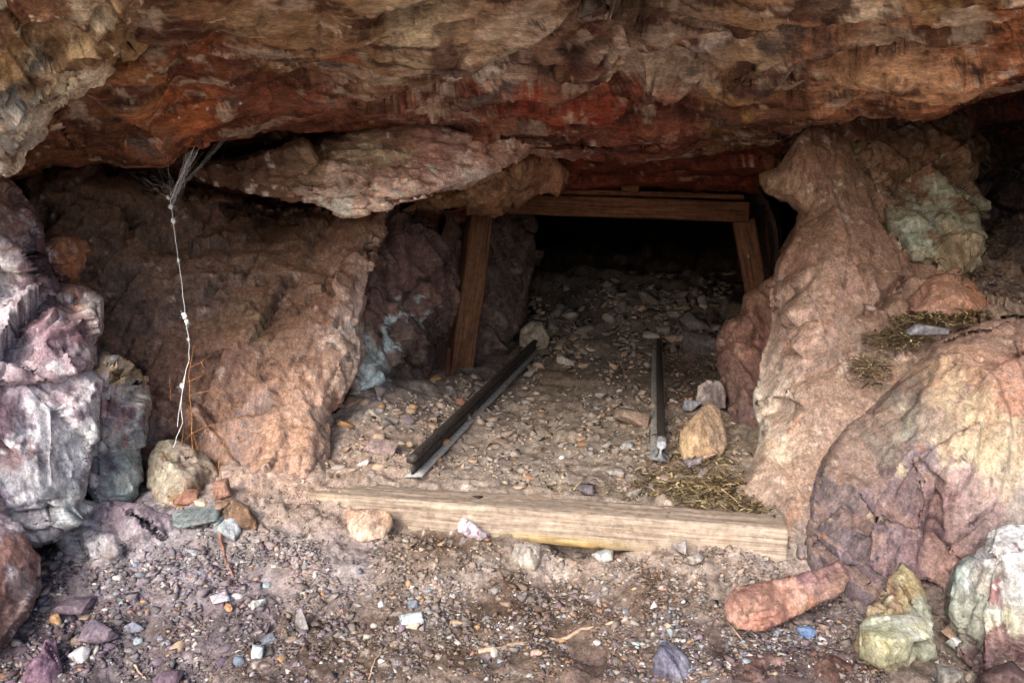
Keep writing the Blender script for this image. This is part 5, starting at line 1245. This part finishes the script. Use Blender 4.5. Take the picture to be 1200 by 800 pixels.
# ------------------------------------------------------------------ timbers
def timber(name, A, B, w, h, mat, label, cat='timber', up=(0, 0, 1), seed=1, tint=None, grain=.0016, chip=.004, parent=None, nseg=160, tintfn=None):
    """a squared beam from A to B (centre line); its local x runs along the grain"""
    A, B = Vector(A), Vector(B); L = (B - A).length
    X = (B - A).normalized(); Z = Vector(up); Yv = Z.cross(X).normalized(); Z = X.cross(Yv)
    per = []
    n = 12; b = .006
    cor = [(w / 2, h / 2), (-w / 2, h / 2), (-w / 2, -h / 2), (w / 2, -h / 2)]
    for k in range(4):
        (y0, z0), (y1, z1) = cor[k], cor[(k + 1) % 4]
        dl = math.hypot(y1 - y0, z1 - z0); dy, dz = (y1 - y0) / dl, (z1 - z0) / dl
        for j in range(n + 1):
            t = b + (dl - 2 * b) * j / n; per.append((y0 + dy * t, z0 + dz * t))
    per = np.array(per); m = len(per)
    xs = np.linspace(0, L, nseg)
    V = np.zeros((nseg, m, 3)); V[:, :, 0] = xs[:, None]; V[:, :, 1] = per[None, :, 0]; V[:, :, 2] = per[None, :, 1]
    V = V.reshape(-1, 3)
    nn = np.stack([np.zeros(len(V)), V[:, 1] / (w / 2), V[:, 2] / (h / 2)], -1)
    edge = np.minimum(np.abs(nn[:, 1]), np.abs(nn[:, 2]))
    big = np.where(np.abs(nn[:, 1:]) >= .93, nn[:, 1:], nn[:, 1:] * .3)
    dirn = np.concatenate([np.zeros((len(V), 1)), big], 1); dirn /= np.linalg.norm(dirn, axis=1, keepdims=True) + 1e-9
    g = fbm(V * [1.4, 22, 22], .28, seed, 5, .6)
    hgt = grain * g * 2 - grain * 4 * np.clip(g - .35, 0, 1)
    wear = np.clip(fbm(V * [1, .3, .3], .06, seed + 4, 3) + .1, 0, 1) * smooth(.75, 1, edge) * chip * 2.5
    hgt = hgt - .0035 * smooth(.03, .0, np.abs(fbm(V * [1, 14, 14], .22, 71, 4, .6))) * (grain > .002)
    V = V + dirn * (hgt - wear)[:, None]
    V[:, 1] += .004 * fbm(np.c_[V[:, 0], V[:, 0] * 0, V[:, 0] * 0], .5, seed + 8, 2); V[:, 2] += .004 * fbm(np.c_[V[:, 0], V[:, 0] * 0, V[:, 0] * 0], .5, seed + 9, 2)
    idx = np.arange(nseg * m).reshape(nseg, m); r = np.roll(idx, -1, 1)
    q = np.stack([idx[:-1], idx[1:], r[1:], r[:-1]], -1).reshape(-1, 4)
    cA, cB = len(V), len(V) + 1
    V = np.concatenate([V, [[0, 0, 0], [L, 0, 0]]])
    t1 = np.stack([idx[0], r[0], np.full(m, cA)], -1); t2 = np.stack([r[-1], idx[-1], np.full(m, cB)], -1)
    c = np.ones((len(V), 3))
    if tintfn is not None: c = tintfn(V, L)
    o = mesh_from(name, V, [q, np.concatenate([t1, t2])], mat, c)
    o.matrix_world = Matrix(((X.x, Yv.x, Z.x, A.x), (X.y, Yv.y, Z.y, A.y), (X.z, Yv.z, Z.z, A.z), (0, 0, 0, 1)))
    if label: set_props(o, label, cat)
    return o

def sill_tint(V, L):
    c = np.ones((len(V), 3)) * .93
    x, y, z = V[:, 0] / L, V[:, 1], V[:, 2]
    def mixin(t, rgb):
        nonlocal c
        t = np.clip(t, 0, 1)[:, None]; c = c * (1 - t) + np.array(rgb) * t
    nz = fbm(V * [1, 3, 3], .08, 5, 4)
    front = (y < -.03)
    mixin((smooth(-.005, -.03, z) * np.exp(-((x - .62) / .12) ** 2) + .3 * nz) * front, (1.0, .72, .38))
    mixin((np.exp(-((x - .52) / .07) ** 2) * smooth(.0, -.04, z)) * front * .7, (1.0, .76, .44))
    mixin(smooth(.03, .046, z) * .75, (.92, .86, .84))
    mixin(smooth(.3, .0, x) * .8, (.86, .78, .72))
    cr = fbm(V * [1, 14, 14], .22, 71, 4, .6)
    mixin(smooth(.028, .0, np.abs(cr)) * .65, (.55, .46, .40))
    mixin((nz > .35) * .4, (.75, .68, .62))
    return np.clip(c, .2, .85)

# sill across the tracks: top back edge (372,558)->(912,600)
PA, PB = on_ground(372, 566), on_ground(914, 604)
ax = (PB - PA) / np.linalg.norm(PB - PA)
perp = np.array([ax[1], -ax[0], 0]) / np.hypot(ax[0], ax[1])      # towards the camera
SILL_T = 0.02
A0 = unproject(335, 556, 2.03); B0 = unproject(914, 602, 1.80)
A0[2] = -.004; B0[2] = -.018
ctr = perp * .052 + np.array([0, 0, -.042])
timber('sill_timber', A0 + ctr, B0 + ctr, .104, .084, M_SILL, 'long weathered pale timber lying across the front of the rails', 'timber', seed=3, tintfn=sill_tint, nseg=260, grain=.0021)

PY = 3.43
def wood_tint(k):
    def f(V, L):
        n = fbm(V * [1, 3, 3], .12, 40, 3); return np.clip(np.array(k)[None] * (1 + .3 * n)[:, None], .1, .9)
    return f
lp0 = unproject(535, 446, PY); lp1 = unproject(563, 250, PY + .02)
timber('timber_post', lp0 - np.array([0, 0, .04]), lp1, .10, .095, M_POST, 'left timber post of the tunnel frame leaning inward', 'timber post', up=(.35, -1, 0), seed=5, tintfn=wood_tint((.95, .9, .85)))
rp0 = unproject(894, 372, PY); rp1 = unproject(871, 258, PY)
timber('timber_post', rp0 - np.array([-.02, 0, .12]), rp1, .09, .085, M_POST, 'right timber post of the tunnel frame, half hidden by the rock column', 'timber post', up=(-.25, -1, 0), seed=6, tintfn=wood_tint((.82, .76, .72)))
bp0 = unproject(916, 380, PY + .35); bp1 = unproject(903, 236, PY + .35)
timber('timber_post', bp0, bp1, .075, .08, M_POST, 'dim timber post standing behind the right post', 'timber post', up=(-.25, -1, 0), seed=7, tintfn=wood_tint((.7, .64, .6)))
l0 = unproject(575, 238, PY - .03); l1 = unproject(874, 249, PY - .03)
timber('lintel_beam', l0, l1, .10, .082, M_POST, 'heavy brown lintel beam across the top of the two posts', 'timber beam', seed=8, tintfn=wood_tint((.82, .72, .66)), nseg=200)
k0 = unproject(648, 228, PY - .02); k1 = unproject(868, 234, PY - .02)
timber('lagging_plank', k0 + np.array([0, 0, .012]), k1 + np.array([0, 0, .01]), .10, .022, M_POST, 'thin brown plank lying on top of the lintel beam', 'plank', seed=9, tintfn=wood_tint((.86, .72, .6)))
timber('wood_block', unproject(728, 224.5, PY - .05) + np.array([0, 0, .012]), unproject(747, 225, PY - .05) + np.array([0, 0, .012]), .07, .03, M_POST, 'small wood block wedged between the plank and the rock roof', 'wood block', seed=10, tintfn=wood_tint((.86, .72, .6)), nseg=30)
for k, (xa, ya, xb, yb) in enumerate([(527, 408, 524, 446), (531, 420, 528, 444), (522, 424, 526, 448)]):
    a = unproject(xa, ya, PY - .2); b_ = unproject(xb, yb, PY - .25); b_[2] = ground_z(b_[0], b_[1])[0] - .01
    timber('wood_splinter', b_, a, .014, .01, M_POST, ['tallest dark wood splinter by the left post foot', 'middle dark wood splinter by the left post foot', 'leftmost dark wood splinter by the left post foot'][k], 'wood', up=(0, -1, 0), seed=20 + k, tintfn=wood_tint((.5, .42, .4)), nseg=30)['group'] = 'splinters at the left post foot'
# nail in the right post
def rod(pts, rad, sides=6, taper=None):
    pts = [np.asarray(p, float) for p in pts]; V, Fq = [], []
    for i, p in enumerate(pts):
        t = (pts[min(i + 1, len(pts) - 1)] - pts[max(i - 1, 0)]); t /= np.linalg.norm(t) + 1e-9
        a = np.cross(t, [0.3, .2, 1.0] if abs(t[2]) < .9 else [1, 0, 0]); a /= np.linalg.norm(a); b = np.cross(t, a)
        rr_ = rad if taper is None else rad * (1 - (1 - taper) * i / (len(pts) - 1))
        for s in range(sides):
            an = 2 * math.pi * s / sides; V.append(p + rr_ * (a * math.cos(an) + b * math.sin(an)))
    for i in range(len(pts) - 1):
        for s in range(sides):
            s2 = (s + 1) % sides
            Fq.append((i * sides + s, i * sides + s2, (i + 1) * sides + s2, (i + 1) * sides + s))
    return np.array(V), np.array(Fq)

def join(parts):
    V, Q, o = [], [], 0
    for v, q in parts:
        V.append(v); Q.append(q + o); o += len(v)
    return np.concatenate(V), np.concatenate(Q)

def iron_bit(name, parent, P, size, label=None, mat=None):
    V, f = hull_shape(61, 10, .9); V = V * np.array(size) / 2
    o = mesh_from(name, V, f, mat or M_IRON, None, False)
    o.matrix_world = Matrix.Translation(Vector(P)); COL.objects.update() if False else None
    bpy.context.view_layer.update()
    o.parent = parent; o.matrix_parent_inverse = parent.matrix_world.inverted()
    if label: o['label'] = label
    return o
bpy.context.view_layer.update()
_sill = bpy.data.objects['sill_timber']
_p = A0 + (B0 - A0) * .42 + perp * .05; iron_bit('iron_staple', _sill, _p + np.array([0, 0, .003]), (.03, .008, .008))
_p = A0 + (B0 - A0) * .985 + perp * .03; iron_bit('nail', _sill, _p + np.array([0, 0, .003]), (.007, .007, .01))
iron_bit('nail', bpy.data.objects['timber_post.001'], unproject(877, 300, PY - .052), (.006, .012, .02), 'bright nail', M_CUT)

# ------------------------------------------------------------------ rails
def rail(p0, p1, label, roll=0.0, cut=False):
    p0, p1 = Vector(p0), Vector(p1); L = (p1 - p0).length
    X = (p1 - p0).normalized(); Z = Vector((0, 0, 1)); Yv = Z.cross(X).normalized(); Z = X.cross(Yv)
    root = bpy.data.objects.new('rail', None); COL.objects.link(root); root.empty_display_size = .05
    root.matrix_world = Matrix(((X.x, Yv.x, Z.x, p0.x), (X.y, Yv.y, Z.y, p0.y), (X.z, Yv.z, Z.z, p0.z), (0, 0, 0, 1))) @ Matrix.Rotation(roll, 4, 'X') @ Matrix.Diagonal((1, .86, .86, 1))
    set_props(root, label, 'rail', 'rails of the narrow track')
    def prism(name, prof, mat, x0=0.0, x1=None):
        x1 = L if x1 is None else x1
        n = 60; m = len(prof); xs = np.linspace(x0, x1, n)
        V = np.zeros((n, m, 3)); V[:, :, 0] = xs[:, None]; V[:, :, 1:] = np.array(prof)[None]
        V = V.reshape(-1, 3); V[:, 1:] += .0012 * np.stack([fbm(V, .03, 3, 3), fbm(V, .03, 4, 3)], -1)
        idx = np.arange(n * m).reshape(n, m); r = np.roll(idx, -1, 1)
        q = np.stack([idx[:-1], idx[1:], r[1:], r[:-1]], -1).reshape(-1, 4)
        V = np.concatenate([V, [[x0, *np.mean(prof, 0)], [x1, *np.mean(prof, 0)]]])
        t = np.concatenate([np.stack([idx[0], r[0], np.full(m, len(V) - 2)], -1), np.stack([r[-1], idx[-1], np.full(m, len(V) - 1)], -1)])
        return mesh_from(name, V, [q, t], mat, None, False, root)
    prism('rail_head', [(-.014, .048), (-.014, .058), (-.011, .063), (-.004, .065), (.004, .065), (.011, .063), (.014, .058), (.014, .048), (.005, .043), (-.005, .043)], M_RUST)
    prism('rail_web', [(-.004, .008), (-.004, .0425), (.004, .0425), (.004, .008)], M_RUST)
    prism('rail_base', [(-.029, 0), (-.029, .004), (-.006, .0088), (.006, .0088), (.029, .004), (.029, 0)], M_DUSTY)
    if cut:
        prism('cut_end', [(-.0145, .047), (-.0145, .0585), (-.011, .0637), (0, .0658), (.011, .0637), (.0145, .0585), (.0145, .047), (.008, .042), (.008, .011), (.0296, .0045), (.0296, -.0005), (-.0296, -.0005), (-.0296, .0045), (-.008, .011), (-.008, .042)], M_CUT, -.004, .045)
    return root

def gp(px, py, dz=0):
    P = on_ground(px, py); P[2] = float(ground_base(P[0], P[1])) + dz; return P
rail(gp(484, 566, .012), gp(628, 414, .012), 'left steel rail of the track running back into the tunnel', roll=-.10)
rail(gp(772, 554, .014), gp(770, 410, .012), 'right steel rail of the track with a bright cut near end', roll=.12, cut=True)

# ------------------------------------------------------------------ cobweb, dry plant, twigs
def web_point(px, py, Y): return unproject(px, py, Y)
def jitter_line(a, b, n, amp, sag=0, r=random.Random(3)):
    a, b = np.asarray(a), np.asarray(b); out = []
    for k in range(n + 1):
        t = k / n; p = a + (b - a) * t
        if 0 < k < n: p = p + np.array([r.uniform(-amp, amp), r.uniform(-amp, amp), r.uniform(-amp, amp) - sag * math.sin(math.pi * t)])
        out.append(p)
    return out

wroot = bpy.data.objects.new('cobweb', None); COL.objects.link(wroot); wroot.empty_display_size = .05
W0 = unproject(205, 524, 1.86); wroot.location = W0
set_props(wroot, 'dusty white cobweb strand hanging from the overhang down to the buff rock', 'cobweb')
knots = [(228, 172, 2.0), (212, 205, 1.99), (200, 236, 1.98), (203, 262, 1.97), (210, 310, 1.96), (217, 372, 1.94), (222, 405, 1.93), (221, 425, 1.925), (215, 445, 1.92), (212, 475, 1.905), (214, 495, 1.9), (203, 524, 1.86)]
pts = []
for a, b in zip(knots[:-1], knots[1:]):
    pts += jitter_line(unproject(*a), unproject(*b), 5, .0012)[:-1]
pts.append(unproject(*knots[-1]))
parts = [rod([p - W0 for p in pts], .0008, 5)]
parts.append(rod([p - W0 for p in jitter_line(unproject(217, 440, 1.92), unproject(208, 500, 1.88), 6, .002)], .0007, 5))
mesh_from('strand', *join(parts), M_SILK, None, True, wroot)
parts = []
r = random.Random(9)
for k in range(28):
    a = unproject(201 + r.uniform(-2, 5), 236 + r.uniform(-8, 6), 1.98); t = r.random()
    b = unproject(216 + 24 * t + r.uniform(-2, 2), 180 - 6 * t + r.uniform(-3, 3), 2.02 + .03 * r.random())
    if r.random() < .3: a = unproject(208 + r.uniform(0, 12), 200 + r.uniform(0, 30), 1.99)
    parts.append(rod([p - W0 for p in jitter_line(a, b, 7, .0022, r=r)], r.uniform(.00012, .0004), 3))
for (x, y, Y) in [(262, 162, 2.1), (268, 160, 2.12), (255, 166, 2.08), (152, 202, 2.1), (170, 208, 2.08), (180, 205, 2.08), (165, 205, 2.09), (185, 196, 2.02), (196, 182, 1.98), (160, 222, 2.2)]:
    parts.append(rod([p - W0 for p in jitter_line(unproject(200, 234, 1.98), unproject(x, y, Y), 6, .001, .003, r=r)], .00018, 3))
    parts.append(rod([p - W0 for p in jitter_line(unproject(206, 222, 1.98), unproject(x + r.uniform(-5, 5), y + r.uniform(-4, 4), Y), 6, .001, .004, r=r)], .00015, 3))
mesh_from('silk_fan', *join(parts), M_SILK, None, True, wroot)
def clump(px, py, Y, s, seed):
    V, f = ICO[2]; c = unproject(px, py, Y) - W0; w = s * Y / F / 2 * .8
    V = V * (1 + .9 * fbm(V + seed, .8, seed, 3)[:, None]) * w * .62 * [1, .8, 1.3]
    P_ = [(V + c, f)]; q = random.Random(seed)
    for _ in range(7):
        d = np.array([q.gauss(0, 1), q.gauss(0, 1), q.gauss(0, 1.3)]); d /= np.linalg.norm(d)
        v_, q_ = rod([c, c + d * w * q.uniform(.9, 2.2)], .0003, 3); P_.append((v_, np.concatenate([q_[:, [0, 1, 2]], q_[:, [0, 2, 3]]])))
    return mesh_from('debris_clump', *join(P_), M_SILK, None, False, wroot)
for k, (x, y, Y, s) in enumerate([(197, 232, 1.98, 7), (200, 242, 1.98, 8), (203, 259, 1.97, 9), (209, 305, 1.96, 6), (216, 370, 1.94, 11), (219, 377, 1.94, 9), (213, 452, 1.92, 8), (243, 128, 1.95, 4), (282, 121, 1.95, 5), (210, 138, 1.9, 4), (221, 398, 1.93, 5)]):
    clump(x, y, Y, s, 500 + k)

proot = bpy.data.objects.new('dry_plant', None); COL.objects.link(proot); proot.empty_display_size = .05
P0 = unproject(226, 528, 1.88); proot.location = P0
set_props(proot, 'dry orange-stemmed plant with bare twigs against the left wall, tangled in the cobweb', 'plant')
rp = random.Random(4)
def branch(name, pl, rad, taper=.4):
    out = []
    for a, b in zip(pl[:-1], pl[1:]):
        out += jitter_line(unproject(*a), unproject(*b), 4, .0012, r=rp)[:-1]
    out.append(unproject(*pl[-1]))
    mesh_from(name, *rod([p - P0 for p in out], rad, 5, taper), M_STEM, None, True, proot)
branch('stem', [(226, 528, 1.88), (224, 480, 1.9), (221, 440, 1.91), (227, 404, 1.93)], .0014, .35)
for pl in ([(223, 430, 1.92), (236, 424, 1.9), (247, 415, 1.88)], [(236, 424, 1.9), (240, 432, 1.89), (234, 436, 1.88)], [(222, 463, 1.9), (243, 458, 1.88), (268, 441, 1.86)], [(243, 458, 1.88), (255, 466, 1.88), (262, 472, 1.87)],
           [(219, 447, 1.9), (232, 442, 1.89), (242, 438, 1.88)], [(222, 490, 1.9), (233, 481, 1.89)], [(224, 508, 1.88), (240, 500, 1.87), (254, 497, 1.86), (264, 510, 1.85), (266, 535, 1.84)], [(224, 508, 1.88), (216, 515, 1.88)], [(199, 444, 1.9), (200, 470, 1.9)],
           [(213, 520, 1.88), (215, 495, 1.89)], [(231, 526, 1.88), (226, 505, 1.89)], [(222, 425, 1.92), (217, 416, 1.92)]):
    branch('twig', pl, .0009, .3)

def twig(pl, rad, mat, label, group=None, name='twig'):
    out = []
    for a, b in zip(pl[:-1], pl[1:]): out += jitter_line(a, b, 4, rad * .8, r=rp)[:-1]
    out.append(np.asarray(pl[-1])); o0 = out[0].copy()
    o = mesh_from(name, *rod([p - o0 for p in out], rad, 6, .5), mat, None, True); o.location = o0
    return set_props(o, label, 'twig', group)
def gpts(L, dz): 
    res = []
    for x, y in L:
        P = on_ground(x, y); P[2] += dz; res.append(P)
    return res
twig(gpts([(258, 628), (264, 660), (272, 675), (278, 686)], .006), .003, M_REDTWIG, 'thin reddish twig running down the gravel below the grey-blue split stone')
twig(gpts([(560, 765), (610, 756), (655, 752), (690, 738), (740, 725)], .004), .006, M_TWIG, 'half-buried grey-brown root in the brown soil at the bottom centre', name='root')
twig(gpts([(158, 782), (165, 792), (172, 799)], .006), .0025, M_TWIG, 'short whitish twig in the gravel at the bottom left')
twig(gpts([(432, 800), (440, 775), (455, 758)], .006), .0016, M_TWIG, 'thin pale stalk in the gravel at the bottom centre left')
twig(gpts([(845, 582), (858, 592), (866, 600)], .02), .0015, M_TWIG, 'pale dry straw stalk standing out of the litter behind the right end of the sill')
twig(gpts([(855, 736), (868, 752), (876, 765)], .008), .0022, M_TWIG, 'grey-green stalk in the gravel under the pinkish slab')
twig([unproject(262, 575, 1.86), unproject(256, 545, 1.86), unproject(262, 520, 1.86), unproject(268, 500, 1.86)], .0014, M_STEM, 'single orange stalk rising beside the buff rock')
